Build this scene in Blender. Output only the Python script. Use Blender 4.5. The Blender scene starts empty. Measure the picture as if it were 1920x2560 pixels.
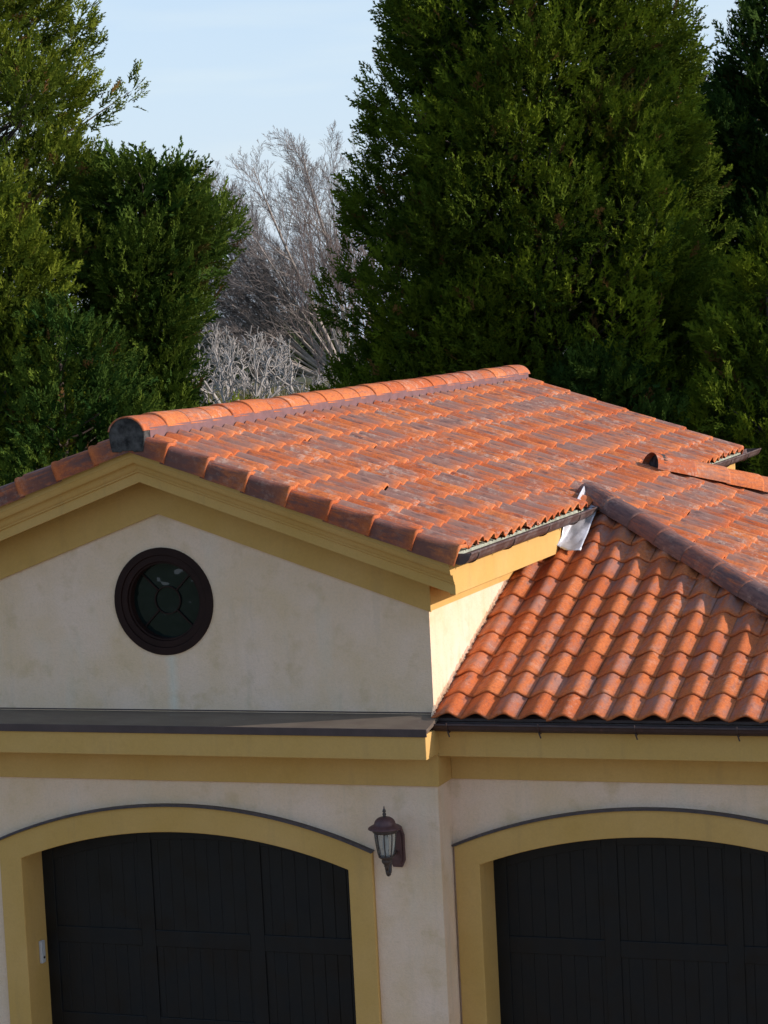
import bpy, bmesh, math, random
import numpy as np
from mathutils import Vector, Matrix
R = math.radians
sc = bpy.context.scene
col = sc.collection
random.seed(7)
rng = np.random.default_rng(7)

# ---------------------------------------------------------------- camera
CAM = Vector((5.78943, -16.50521, 2.97100))
DIR = Vector((-0.3454553, 0.93468604, -0.08380117))
RIG = Vector((0.93826472, 0.34231055, -0.04982774))
UPV = Vector((0.01788726, 0.09584094, 0.99523593))
FPX = 6035.0
cd = bpy.data.cameras.new('camera')
cam = bpy.data.objects.new('camera', cd); col.objects.link(cam)
m = Matrix((RIG, UPV, -DIR)).transposed().to_4x4(); m.translation = CAM
cam.matrix_world = m
cd.sensor_fit = 'HORIZONTAL'; cd.sensor_width = 36.0; cd.lens = 36.0 * FPX / 1920.0
cd.clip_start = 0.1; cd.clip_end = 3000
sc.camera = cam
def at(px, py, D):
    """world point a given distance out along a photograph direction (used once, to site far trees)"""
    return CAM + (DIR + RIG * ((px - 960) / FPX) - UPV * ((py - 1280) / FPX)) * D

# ---------------------------------------------------------------- light
SUN_EL, SUN_AZ = R(20.6), R(11)          # azimuth measured from +X towards +Y
w = bpy.data.worlds.new('World'); sc.world = w; w.use_nodes = True
nt = w.node_tree
bg = nt.nodes['Background']
sky = nt.nodes.new('ShaderNodeTexSky'); sky.sky_type = 'NISHITA'; sky.sun_disc = False
sky.sun_elevation = SUN_EL; sky.sun_rotation = R(90) - SUN_AZ
sky.altitude = 0; sky.air_density = 1.0; sky.dust_density = .9; sky.ozone_density = 2.2
# thin pale haze low in the sky with faint streaks of high cloud
tc = nt.nodes.new('ShaderNodeTexCoord'); sx = nt.nodes.new('ShaderNodeSeparateXYZ'); nt.links.new(tc.outputs['Generated'], sx.inputs[0])
mr = nt.nodes.new('ShaderNodeMapRange'); mr.inputs[1].default_value = 0.0; mr.inputs[2].default_value = 0.42; mr.inputs[3].default_value = 0.82; mr.inputs[4].default_value = 0.05
nt.links.new(sx.outputs[2], mr.inputs[0])
mp = nt.nodes.new('ShaderNodeMapping'); mp.inputs['Scale'].default_value = (5, 5, 42); nt.links.new(tc.outputs['Generated'], mp.inputs[0])
nz = nt.nodes.new('ShaderNodeTexNoise'); nz.inputs['Scale'].default_value = 1.6; nz.inputs['Detail'].default_value = 5; nt.links.new(mp.outputs[0], nz.inputs['Vector'])
cr = nt.nodes.new('ShaderNodeValToRGB'); cr.color_ramp.elements[0].position = .48; cr.color_ramp.elements[0].color = (3.05, 3.62, 4.55, 1); cr.color_ramp.elements[1].position = .72; cr.color_ramp.elements[1].color = (3.45, 3.88, 4.5, 1)
nt.links.new(nz.outputs['Fac'], cr.inputs[0])
mx = nt.nodes.new('ShaderNodeMix'); mx.data_type = 'RGBA'; nt.links.new(mr.outputs[0], mx.inputs[0]); nt.links.new(sky.outputs[0], mx.inputs[6]); nt.links.new(cr.outputs[0], mx.inputs[7])
nt.links.new(mx.outputs[2], bg.inputs[0]); bg.inputs[1].default_value = 0.15
sl = bpy.data.lights.new('sun', 'SUN'); sl.energy = 3.5; sl.angle = R(0.55); sl.color = (1.0, 0.87, 0.82)
so = bpy.data.objects.new('sun', sl); col.objects.link(so)
sd = Vector((math.cos(SUN_EL) * math.cos(SUN_AZ), math.cos(SUN_EL) * math.sin(SUN_AZ), math.sin(SUN_EL)))
so.rotation_euler = sd.to_track_quat('Z', 'Y').to_euler(); so.location = (30, 6, 12)
sc.view_settings.view_transform = 'Standard'; sc.view_settings.look = 'None'
sc.view_settings.gamma = 1; sc.view_settings.exposure = 0.5
sc.cycles.max_bounces = 6; sc.cycles.diffuse_bounces = 3; sc.cycles.transparent_max_bounces = 8

# ---------------------------------------------------------------- materials
class NT:
    def __init__(s, name):
        s.m = bpy.data.materials.new(name); s.m.use_nodes = True
        s.t = s.m.node_tree; s.b = s.t.nodes['Principled BSDF']
    def n(s, typ, **k):
        o = s.t.nodes.new(typ)
        for a, v in k.items():
            if a.startswith('i_'):
                o.inputs[a[2:].replace('_', ' ')].default_value = v
            else: setattr(o, a, v)
        return o
    def l(s, a, b): s.t.links.new(a, b)
    def coord(s, scale=(1, 1, 1), kind='Object'):
        tc = s.n('ShaderNodeTexCoord'); mp = s.n('ShaderNodeMapping')
        mp.inputs['Scale'].default_value = scale; s.l(tc.outputs[kind], mp.inputs['Vector']); return mp.outputs[0]
    def noise(s, vec, scale, detail=4, rough=.55):
        o = s.n('ShaderNodeTexNoise'); o.inputs['Scale'].default_value = scale
        o.inputs['Detail'].default_value = detail; o.inputs['Roughness'].default_value = rough
        s.l(vec, o.inputs['Vector']); return o.outputs['Fac']
    def ramp(s, fac, stops):
        o = s.n('ShaderNodeValToRGB'); e = o.color_ramp.elements
        while len(e) < len(stops): e.new(.5)
        for i, (p, c) in enumerate(stops):
            e[i].position = p; e[i].color = (c, c, c, 1) if isinstance(c, (int, float)) else (*c, 1)
        s.l(fac, o.inputs[0]); return o.outputs[0]
    def mix(s, fac, a, b, mode='MIX'):
        o = s.n('ShaderNodeMix', data_type='RGBA', blend_type=mode)
        for sock, v in ((o.inputs[0], fac), (o.inputs[6], a), (o.inputs[7], b)):
            if hasattr(v, 'links'): s.l(v, sock)
            elif isinstance(v, (int, float)): sock.default_value = v
            else: sock.default_value = (*v, 1)
        return o.outputs[2]
    def math(s, op, a, b=0.0, clamp=False):
        o = s.n('ShaderNodeMath', operation=op, use_clamp=clamp)
        for sock, v in ((o.inputs[0], a), (o.inputs[1], b)):
            if hasattr(v, 'links'): s.l(v, sock)
            else: sock.default_value = v
        return o.outputs[0]
    def bump(s, h, strength=.3, dist=.01):
        o = s.n('ShaderNodeBump'); o.inputs['Strength'].default_value = strength; o.inputs['Distance'].default_value = dist
        s.l(h, o.inputs['Height']); s.l(o.outputs[0], s.b.inputs['Normal'])
    def set(s, colr, rough=.7, metal=0, spec=.5):
        if hasattr(colr, 'links'): s.l(colr, s.b.inputs['Base Color'])
        else: s.b.inputs['Base Color'].default_value = (*colr, 1)
        if hasattr(rough, 'links'): s.l(rough, s.b.inputs['Roughness'])
        else: s.b.inputs['Roughness'].default_value = rough
        s.b.inputs['Metallic'].default_value = metal
        s.b.inputs['Specular IOR Level'].default_value = spec
        return s.m

def m_stucco():
    a = NT('cream_stucco'); c = a.coord()
    n1 = a.noise(c, 1.9, 5, .6); n2 = a.noise(c, 5.0, 4, .6); n3 = a.noise(a.coord((1, 1, .35)), 3.2, 3)
    base = a.mix(a.ramp(n1, [(.35, 0), (.65, 1)]), (.76, .555, .355), (.82, .62, .465))
    base = a.mix(a.ramp(n2, [(.54, 0), (.72, .55)]), base, (.60, .43, .235))
    base = a.mix(a.ramp(n3, [(.58, 0), (.75, .4)]), base, (.70, .61, .48))
    # pale run-off streak on the plaster beneath the round window
    sx = a.n('ShaderNodeSeparateXYZ'); a.l(c, sx.inputs[0])
    dx = a.math('ABSOLUTE', a.math('ADD', sx.outputs[0], 2.09))
    dx = a.math('ADD', dx, a.math('MULTIPLY', a.noise(c, 9, 2), .05))
    s1 = a.math('SUBTRACT', 1, a.math('DIVIDE', dx, .085), True)
    s2 = a.math('MULTIPLY', a.math('LESS_THAN', sx.outputs[2], .45), a.math('GREATER_THAN', sx.outputs[2], 0.0))
    base = a.mix(a.math('MULTIPLY', a.math('MULTIPLY', s1, s2), 1.0, True), base, (.74, .69, .56))
    st = a.noise(a.coord((5, 5, .55)), 1.3, 5, .6)
    base = a.mix(a.ramp(st, [(.58, 0), (.78, .28)]), base, (.47, .40, .30))
    gr = a.noise(c, 55, 5, .75)
    base = a.mix(a.ramp(gr, [(.38, .16), (.55, 0)]), base, (.42, .34, .24))
    fine = a.noise(c, 90, 4, .6); med = a.noise(c, 9, 3)
    a.bump(a.math('ADD', fine, a.math('MULTIPLY', med, 2.5)), .5, .008)
    return a.set(base, .92, spec=.2)
def m_yellow():
    a = NT('ochre_trim_paint'); c = a.coord()
    n1 = a.noise(c, 1.4, 5, .6); n2 = a.noise(c, 14, 4)
    base = a.mix(a.ramp(n1, [(.35, 0), (.68, 1)]), (.56, .340, .096), (.61, .380, .130))
    base = a.mix(a.ramp(n2, [(.55, 0), (.8, .25)]), base, (.44, .26, .08))
    st = a.noise(a.coord((7, 7, .7)), 1.0, 5, .65)
    base = a.mix(a.ramp(st, [(.56, 0), (.74, .30)]), base, (.36, .24, .10))
    gr = a.noise(c, 60, 4, .7)
    base = a.mix(a.ramp(gr, [(.40, .10), (.60, 0)]), base, (.30, .20, .08))
    a.bump(a.math('ADD', a.noise(c, 110, 3), a.math('MULTIPLY', a.noise(c, 3, 2), 3.0)), .25, .005)
    return a.set(base, .8, spec=.2)
def m_tile(name, dirt=1.0, lip=1.0, bias=0.0, grey=(.25, .165, .138), lich=.48):
    a = NT(name)
    uv = a.n('ShaderNodeUVMap', uv_map='UVMap').outputs[0]
    at_ = a.n('ShaderNodeVertexColor', layer_name='tone'); sp = a.n('ShaderNodeSeparateColor'); a.l(at_.outputs[0], sp.inputs[0])
    c = a.coord()
    mp = a.n('ShaderNodeMapping'); mp.inputs['Scale'].default_value = (15, 4.0, 1); a.l(uv, mp.inputs['Vector'])
    streak = a.noise(mp.outputs[0], 1.0, 5, .65)
    big = a.noise(c, 1.3, 4, .6); mid = a.noise(c, 4.5, 4, .6); fine = a.noise(c, 42, 5, .65)
    terr = a.mix(sp.outputs[0], (.46, .105, .028), (.63, .195, .058))
    terr = a.mix(a.ramp(fine, [(.42, 0), (.72, .7)]), terr, (.27, .065, .032))
    spk = a.noise(c, 120, 3, .7)
    terr = a.mix(a.ramp(spk, [(.52, 0), (.70, .45)]), terr, (.62, .27, .14))
    # weathering sits on the body of each tile and leaves the lower lip red
    body = a.ramp(sp.outputs[2], [(.02, 1 - lip), (.22, .75), (.55, 1)])
    g = a.math('ADD', streak, a.math('MULTIPLY', sp.outputs[1], .34))
    g = a.math('ADD', g, a.math('MULTIPLY', big, .30))
    gm = a.math('MULTIPLY', a.ramp(g, [(.70 - bias, 0), (.94 - bias, .85 * dirt)]), body)
    colr = a.mix(gm, terr, grey)
    dk = a.noise(mp.outputs[0], 1.7, 4, .6)
    dm = a.math('MULTIPLY', a.ramp(a.math('ADD', dk, a.math('MULTIPLY', mid, .30)), [(.70 - bias * .5, 0), (.84 - bias * .5, .75 * dirt)]), body)
    colr = a.mix(dm, colr, (.125, .075, .070))
    li = a.noise(c, 13, 6, .78); lb = a.noise(c, 1.5, 2)
    lm = a.math('MULTIPLY', a.ramp(li, [(.52, 0), (.61, 1)]), a.ramp(lb, [(.44, 0), (.58, 1)]))
    colr = a.mix(a.math('MULTIPLY', lm, lich * dirt), colr, (.60, .46, .36))
    a.bump(a.math('ADD', fine, a.math('MULTIPLY', li, 1.2)), .4, .005)
    return a.set(colr, a.ramp(streak, [(.3, .7), (.8, .9)]), spec=.14)
def m_plain(name, colr, rough=.6, metal=0, spec=.5, var=.25, scale=6, bump=.1):
    a = NT(name); c = a.coord(); n = a.noise(c, scale, 5, .6)
    dk = tuple(x * (1 - var) for x in colr); lt = tuple(min(1, x * (1 + var)) for x in colr)
    b = a.mix(a.ramp(n, [(.3, 0), (.7, 1)]), dk, lt)
    if bump: a.bump(a.noise(c, scale * 12, 3), bump, .004)
    return a.set(b, rough, metal, spec)
def m_gutter(name='brown_gutter_metal', base=(.075, .042, .036), pat=(.20, .165, .15), amt=.7):
    a = NT(name); c = a.coord()
    n1 = a.noise(c, 7, 5, .65); n2 = a.noise(c, 26, 4, .6)
    b = a.mix(a.ramp(n1, [(.45, 0), (.68, amt)]), base, pat)
    b = a.mix(a.ramp(n2, [(.60, 0), (.75, amt * .7)]), b, (.26, .11, .09))
    return a.set(b, .5, 0, .5)
def m_ledge():
    a = NT('weathered_ledge_metal'); c = a.coord()
    n1 = a.noise(a.coord((.6, 2, 2)), 3.5, 5, .65); n2 = a.noise(c, 22, 5, .7)
    b = a.mix(a.ramp(n1, [(.4, 0), (.7, .8)]), (.13, .100, .075), (.20, .165, .12))
    b = a.mix(a.ramp(n2, [(.64, 0), (.74, .6)]), b, (.35, .36, .33))
    return a.set(b, .42, 0, .5)
def m_foliage(name, dark, light, trans=.18, brown=(.16, .075, .03)):
    a = NT(name)
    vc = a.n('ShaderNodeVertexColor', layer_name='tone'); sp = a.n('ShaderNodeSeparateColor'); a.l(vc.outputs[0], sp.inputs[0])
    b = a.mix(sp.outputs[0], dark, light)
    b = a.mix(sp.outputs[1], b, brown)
    a.set(b, .85, 0, .08)
    tr = a.n('ShaderNodeBsdfTranslucent'); a.l(b, tr.inputs[0])
    mx = a.n('ShaderNodeMixShader'); mx.inputs[0].default_value = trans
    out = a.t.nodes['Material Output']
    a.l(a.b.outputs[0], mx.inputs[1]); a.l(tr.outputs[0], mx.inputs[2]); a.l(mx.outputs[0], out.inputs[0])
    return a.m
M = {}
M['stucco'] = m_stucco(); M['yellow'] = m_yellow()
M['tile'] = m_tile('weathered_terracotta', bias=.035); M['cap'] = m_tile('terracotta_caps', .8, .3); M['verge'] = m_tile('dark_stained_verge_tiles', 1.0, .9, .12, (.11, .062, .058), .15); M['tilef'] = m_tile('orange_front_tiles', .8, 1.0, -.05, (.27, .185, .165), .28); M['hip'] = m_tile('grey_stained_hip_tiles', 1.05, .3, .22, (.17, .115, .105), .2)
M['mortar'] = m_plain('dark_mortar', (.052, .048, .044), .97, var=.9, scale=18, bump=1.0)
M['gutter'] = m_gutter(); M['gutter2'] = m_gutter('dark_gutter_metal', (.040, .020, .019), (.08, .055, .05), .4)
M['ledge'] = m_ledge()
M['lip'] = m_plain('brown_lip_metal', (.060, .038, .036), .5, spec=.5)
M['drip'] = m_plain('pale_green_patina', (.30, .32, .24), .8, var=.35, scale=14)
M['flash'] = m_plain('mauve_ridge_flashing', (.165, .085, .085), .7, var=.2, scale=8)
M['lead'] = m_plain('silver_flashing_foil', (.66, .67, .70), .42, .45, .5, .15, 12, .25)
g = NT('near_black_door_paint'); c_ = g.coord((1, 1, .3)); n_ = g.noise(c_, 9, 5, .6)
M['door'] = g.set(g.mix(g.ramp(n_, [(.4, 0), (.75, 1)]), (.0040, .0048, .0052), (.0065, .0072, .0074)), g.ramp(g.noise(g.coord(), 5, 3), [(.3, .32), (.7, .6)]), spec=.3)
g.bump(g.noise(g.coord((6, 6, .4)), 14, 3), .3, .003)
M['wframe'] = m_plain('dark_brown_window_paint', (.020, .0085, .0065), .6, spec=.15)
M['black'] = m_plain('dark_void', (.006, .006, .006), .9)
M['lamp'] = m_plain('maroon_lamp_metal', (.095, .045, .042), .5, spec=.4, var=.25, scale=30)
M['lampdk'] = m_plain('bronze_lamp_metal', (.055, .038, .032), .5, spec=.5, var=.4, scale=40)
M['white'] = m_plain('white_plastic', (.50, .49, .47), .5, var=.06)
M['seal'] = m_plain('grey_drip_strip', (.055, .042, .045), .55, var=.35, scale=20)
M['roofin'] = m_plain('roof_underlay', (.05, .03, .025), .95)
M['bark'] = m_plain('brown_bark', (.075, .055, .042), .95, var=.4, scale=8)
M['palebark'] = m_plain('pale_bark', (.30, .26, .22), .9, var=.3, scale=6)
M['deadwood'] = m_plain('bleached_dead_wood', (.29, .27, .24), .9, var=.45, scale=3)
M['twig'] = m_plain('brown_twig', (.17, .125, .105), .95, var=.3, scale=4)
M['ground'] = m_plain('rough_grass_ground', (.055, .065, .025), .95, var=.5, scale=.6)
M['drive'] = m_plain('warm_bounce_drive', (.27, .195, .12), .95, var=.25, scale=3)  # unseen drive, coloured warm to bounce light onto the shaded front walls
g = NT('window_glass'); g.set((.005, .011, .009), .05, 0, .6); g.bump(g.noise(g.coord(), 5.0, 2), .6, .02); M['glass'] = g.m
def clear_glass():
    a = NT('lamp_glass'); b = a.b
    b.inputs['Base Color'].default_value = (.75, .78, .75, 1); b.inputs['Roughness'].default_value = .08
    b.inputs['Transmission Weight'].default_value = .85; b.inputs['IOR'].default_value = 1.2
    return a.m
M['lampglass'] = clear_glass()
M['folR'] = m_foliage('cypress_foliage', (.010, .036, .007), (.150, .205, .014))
M['folF'] = m_foliage('dark_cypress_foliage', (.012, .040, .010), (.075, .125, .016))
M['folL'] = m_foliage('cedar_foliage', (.018, .050, .009), (.165, .205, .018))
M['folB'] = m_foliage('shaded_cedar_foliage', (.016, .052, .010), (.105, .155, .018))
M['reed'] = m_foliage('reed_grass', (.10, .11, .03), (.30, .25, .13), .2)
M['hedge'] = m_foliage('far_evergreen', (.035, .055, .025), (.09, .11, .045), .2)

# ---------------------------------------------------------------- mesh helpers
def tag(o, label=None, cat=None, group=None, kind=None):
    if label: o['label'] = label
    if cat: o['category'] = cat
    if group: o['group'] = group
    if kind: o['kind'] = kind
    return o
def empty(name, loc=(0, 0, 0)):
    o = bpy.data.objects.new(name, None); col.objects.link(o); o.location = loc; o.empty_display_size = .2; return o
class MB:
    def __init__(s): s.v = []; s.f = []; s.tone = []; s.uv = []; s.useuv = False
    def add(s, vs, fs, tone=None, uvs=None):
        b = len(s.v); s.v += [tuple(x) for x in vs]; s.f += [tuple(i + b for i in f) for f in fs]
        s.tone += list(tone) if isinstance(tone, list) else [tone or (.5, .5, .5)] * len(vs)
        s.uv += uvs if uvs else [(x[0] + x[1] * .37, x[2] + x[1]) for x in vs]
    def box(s, x0, x1, y0, y1, z0, z1):
        s.add([(x0, y0, z0), (x1, y0, z0), (x1, y1, z0), (x0, y1, z0), (x0, y0, z1), (x1, y0, z1), (x1, y1, z1), (x0, y1, z1)],
              [(0, 3, 2, 1), (4, 5, 6, 7), (0, 1, 5, 4), (1, 2, 6, 5), (2, 3, 7, 6), (3, 0, 4, 7)])
    def prism_y(s, pts, y0, y1):
        """polygon given in (x, z), extruded along y"""
        n = len(pts)
        vs = [(x, y0, z) for x, z in pts] + [(x, y1, z) for x, z in pts]
        s.add(vs, [tuple(range(n)), tuple(range(2 * n - 1, n - 1, -1))] + [((i + 1) % n, i, n + i, n + (i + 1) % n) for i in range(n)])
    def sweep(s, path, prof, side, up, closed=True, caps=True, tone=None):
        """prof points (a, b) placed at p + a*side + b*up for each path point"""
        n = len(prof); vs = []
        for p in path:
            for a, b in prof: vs.append(Vector(p) + Vector(side) * a + Vector(up) * b)
        fs = []
        for i in range(len(path) - 1):
            for j in range(n if closed else n - 1):
                k = (j + 1) % n
                fs.append((i * n + j, i * n + k, (i + 1) * n + k, (i + 1) * n + j))
        if caps and closed: fs += [tuple(range(n - 1, -1, -1)), tuple(range((len(path) - 1) * n, len(path) * n))]
        s.add(vs, fs, tone)
    def lathe(s, c, prof, n=24, cap=True):
        vs = []; fs = []
        for r, z in prof:
            for k in range(n):
                a = 2 * math.pi * k / n; vs.append((c[0] + r * math.cos(a), c[1] + r * math.sin(a), c[2] + z))
        for i in range(len(prof) - 1):
            for k in range(n):
                l = (k + 1) % n; fs.append((i * n + k, i * n + l, (i + 1) * n + l, (i + 1) * n + k))
        if cap: fs += [tuple(range(n - 1, -1, -1)), tuple(range((len(prof) - 1) * n, len(prof) * n))]
        s.add(vs, fs)
    def tube(s, pts, r, n=8):
        pts = [Vector(p) for p in pts]; rs = r if isinstance(r, (list, tuple)) else [r] * len(pts)
        vs = []; fs = []
        for i, p in enumerate(pts):
            t = (pts[min(i + 1, len(pts) - 1)] - pts[max(i - 1, 0)]).normalized()
            a = t.orthogonal().normalized(); b = t.cross(a)
            for k in range(n):
                q = 2 * math.pi * k / n; vs.append(p + (a * math.cos(q) + b * math.sin(q)) * rs[i])
        for i in range(len(pts) - 1):
            for k in range(n):
                l = (k + 1) % n; fs.append((i * n + k, i * n + l, (i + 1) * n + l, (i + 1) * n + k))
        fs += [tuple(range(n - 1, -1, -1)), tuple(range((len(pts) - 1) * n, len(pts) * n))]
        s.add(vs, fs)
    def build(s, name, mat, parent=None, smooth=False, bevel=0, fix=True):
        me = bpy.data.meshes.new(name); me.from_pydata(s.v, [], s.f)
        uvl = me.uv_layers.new(name='UVMap'); li = np.empty(len(me.loops), dtype=np.int32); me.loops.foreach_get('vertex_index', li)
        uvl.data.foreach_set('uv', np.array(s.uv, dtype=np.float32)[li].ravel())
        ca = me.color_attributes.new('tone', 'FLOAT_COLOR', 'POINT')
        t = np.ones((len(s.v), 4), dtype=np.float32); t[:, :3] = np.array(s.tone, dtype=np.float32); ca.data.foreach_set('color', t.ravel())
        if fix:
            bm = bmesh.new(); bm.from_mesh(me); bmesh.ops.recalc_face_normals(bm, faces=bm.faces); bm.to_mesh(me); bm.free()
        if smooth: me.polygons.foreach_set('use_smooth', [True] * len(me.polygons))
        me.materials.append(M[mat] if isinstance(mat, str) else mat)
        o = bpy.data.objects.new(name, me); col.objects.link(o)
        if parent: o.parent = parent
        if bevel:
            b = o.modifiers.new('bevel', 'BEVEL'); b.width = bevel; b.segments = 2; b.limit_method = 'ANGLE'; b.angle_limit = R(40)
        return o
def clip(o, co, no):
    """cut away the part of a mesh on the +normal side of a plane"""
    me = o.data; bm = bmesh.new(); bm.from_mesh(me)
    bmesh.ops.bisect_plane(bm, geom=bm.verts[:] + bm.edges[:] + bm.faces[:], plane_co=co, plane_no=no, clear_outer=True)
    bm.to_mesh(me); bm.free()

# ================================================================ THE BUILDING
W = 2.128; T = 0.353; PIT = math.atan(T)
E = 0.400; ZR = 2.139; ZE = ZR - T * (E + W)      # tile-plane ridge height, eave height
Y0, Y1 = -0.466, 9.40; YH = 3.271; YH2 = 6.13; YW = -0.085; RUN = 3.31
ZG = -3.40
TF = (ZE - .003) / RUN; PF = math.atan(TF); ZF0 = ZE - TF * YH      # the wing's front slope is a touch steeper
def fsz(y): return ZF0 + TF * y
house = tag(empty('garage_building', (-W, 0, ZG)),
            'cream stucco garage with ochre trim, red clay tiled roofs and two arched dark doors', 'building')
house.location = (0, 0, 0)

def roofz(x): return ZR - T * abs(x + W)

# ---- stucco walls
wt = .25
def arch_pts(cx, half, zs, sag, n=40):
    Rr = (half * half + sag * sag) / (2 * sag); zc = zs + sag - Rr
    a = math.asin(half / Rr)
    return [(cx + Rr * math.sin(-a + 2 * a * k / n), zc + Rr * math.cos(-a + 2 * a * k / n)) for k in range(n + 1)]
D1, D2, TR = -2.100, 1.585, .195
HW = 1.375; ZS, SAG = -1.180, .246
ZSO, SAGO = -1.045, .313
XL = -2 * W
# upper gable wall in two halves around the round window
zw, rw = .842, .405
for sgn in (0,):
    mb = MB()
    n = 32
    top = roofz(-W) - .25
    for s in (-1, 1):
        arc = [(-W + s * rw * math.sin(math.pi * k / n), zw + rw * math.cos(math.pi * k / n)) for k in range(n + 1)]
        pts = [(-W, top)] + arc + [(-W, -.02), (-W + s * W, -.02), (-W + s * W, top - T * W)]
        mb.prism_y(pts, 0, wt)
    mb.build('gable_wall', 'stucco', house)
def front_wall(name, x0, x1, y, cx, ztop):
    mb = MB()
    arc = arch_pts(cx, HW + TR, ZSO, SAGO)
    pts = [(x0, ZG), (x0, ztop), (x1, ztop), (x1, ZG), (cx + HW + TR, ZG)] + arc[::-1] + [(cx - HW - TR, ZG)]
    mb.prism_y(pts, y, y + wt)
    return mb
front_wall('w', XL, 0, 0, D1, -.02).build('front_wall', 'stucco', house)
front_wall('w', .0, 3.40, .29, D2, -.10).build('wing_wall', 'stucco', house)
mb = MB(); mb.box(-wt, 0, wt, 9.1, ZG, 1.05); mb.build('side_wall', 'stucco', house)
mb = MB(); mb.box(XL, XL + wt, wt, 9.1, ZG, 1.05); mb.build('side_wall', 'stucco', house)
mb = MB(); mb.box(3.40 - wt, 3.40, .54, 9.1, ZG, -.1); mb.build('wing_side_wall', 'stucco', house)
mb = MB(); mb.prism_y([(XL, ZG), (XL, roofz(XL) - .2), (-W, roofz(-W) - .2), (0, roofz(0) - .2), (0, -.1), (3.4, -.1), (3.4, ZG)], 9.1, 9.3)
mb.build('rear_wall', 'stucco', house)

# ---- arch trim, drip strips, doors
def arch_trim(cx, y):
    mb = MB(); o_ = arch_pts(cx, HW + TR - .002, ZSO, SAGO - .002); i_ = arch_pts(cx, HW, ZS, SAG)
    pts = [(cx - HW - TR + .002, ZG)] + o_ + [(cx + HW + TR - .002, ZG), (cx + HW, ZG)] + i_[::-1] + [(cx - HW, ZG)]
    n = len(pts); mb.prism_y(pts, y - .035, y + .36)
    o = mb.build('door_surround', 'yellow', house, bevel=.006)
    mb = MB(); a0 = arch_pts(cx, HW + TR, ZSO, SAGO); a1 = arch_pts(cx, HW + TR + .012, ZSO + .014, SAGO + .002)
    mb.prism_y(a0 + a1[::-1], y - .055, y + .01)
    mb.build('drip_strip', 'seal', house)
def garage_door(cx, y):
    mb = MB(); zt = ZS + SAG + .05
    # boards with v-grooves
    x = cx - HW - .03; prof = []
    while x < cx + HW + .03:
        prof += [(x, y + .003), (x + .004, y), (x + .101, y)]; x += .105
    n = len(prof)
    vs = [(a, b, ZG) for a, b in prof] + [(a, b, zt) for a, b in prof]
    mb.add(vs, [(i, i + 1, n + i + 1, n + i) for i in range(n - 1)])
    mb.box(cx - HW - .05, cx + HW + .05, y + .012, y + .05, ZG, zt)
    d = mb.build('garage_door', 'door', house, fix=False)
    mb = MB(); t = .011
    zr = [(-1.93, -1.80), (-2.62, -2.50), (-3.40, -3.28)]
    xs = [(cx - HW - .02, cx - HW + .10), (cx - .53, cx - .41), (cx + .40, cx + .52), (cx + HW - .10, cx + HW + .02)]
    for a, b in xs: mb.box(a, b, y - t, y - .001, ZG, zt)
    for (a, b), (c_, e_) in zip(xs[:-1], xs[1:]):
        for z0, z1 in zr: mb.box(b, c_, y - t, y - .001, z0, z1)
        arc = [(px, pz) for px, pz in arch_pts(cx, HW + .02, ZS, SAG) if b < px < c_]
        mb.prism_y([(b, arc[0][1] - .13)] + [(px, pz - .13) for px, pz in arc] + [(c_, arc[-1][1] - .13), (c_, zt), (b, zt)], y - t, y - .001)
    mb.build('door_frame', 'door', d, bevel=.004)
for cx, y in ((D1, 0.0), (D2, .29)):
    arch_trim(cx, y); garage_door(cx, y + .31)

# ---- lower cornice of the gabled front: ledge, fascia, soffit, frieze
mb = MB()
yl = -.31
mb.add([(XL, .02, .0), (.045, .02, .0), (.045, yl, -.062), (XL, yl, -.062), (XL, .02, -.03), (.045, .02, -.03), (.045, yl + .01, -.09), (XL, yl + .01, -.09)],
       [(0, 3, 2, 1), (4, 5, 6, 7), (1, 2, 6, 5), (0, 4, 7, 3)])
lo = mb.build('ledge_flashing', 'ledge', house)
mb = MB(); mb.box(XL, .047, yl - .012, yl, -.115, -.058)
mb.box(XL, -.002, -.006, -.001, .002, .012)
mb.build('ledge_lip', 'lip', house, bevel=.003)
mb = MB(); mb.box(XL, .035, yl + .002, -.001, -.285, -.10)
mb.build('fascia', 'yellow', house, bevel=.005)
mb = MB(); mb.box(XL, .022, -.028, -.001, -.535, -.2815); mb.box(.001, .022, -.001, .288, -.535, -.12)
mb.build('frieze', 'yellow', house, bevel=.004)
mb = MB(); mb.box(.023, 3.66, -.02, .015, -.31, -.07); mb.box(.023, 3.66, .015, .262, -.306, -.27)
mb.box(3.60, 3.66, .015, 9.3, -.31, -.07)
mb.build('wing_fascia', 'yellow', house, bevel=.004)
mb = MB(); mb.box(.0225, 3.42, .262, .289, -.533, -.2715)
mb.build('wing_frieze', 'yellow', house, bevel=.004)

# ---- gable cornice (raked) : moulded profile swept along each rake
yo = -.289
def raked(mb, prof, x_end, y_in, zoff):
    """prof: (y, dz) points of a closed outline; swept along both rakes, dz below tile plane"""
    n = len(prof)
    for s in (-1, 1):
        xa, xb = -W, -W + s * (x_end + W)
        vs = [(xa, y, ZR + dz) for y, dz in prof] + [(xb, y, ZR - T * (x_end + W) + dz) for y, dz in prof]
        mb.add(vs, [tuple(range(n)), tuple(range(2 * n - 1, n - 1, -1))] + [((i + 1) % n, i, n + i, n + (i + 1) % n) for i in range(n)])
prof = [(-.10, -.06), (-.415, -.06), (-.415, -.165)]
for k in range(9):                                   # cyma
    a = k / 8; prof.append((-.410 + .075 * a, -.17 - .085 * a - .018 * math.sin(2 * math.pi * a)))
prof += [(-.325, -.268), (-.318, -.268), (-.318, -.283), (-.302, -.290), (-.302, -.362), (-.262, -.362), (-.262, -.30), (-.10, -.30)]
mb = MB(); raked(mb, prof, .314, 0, 0)
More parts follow.
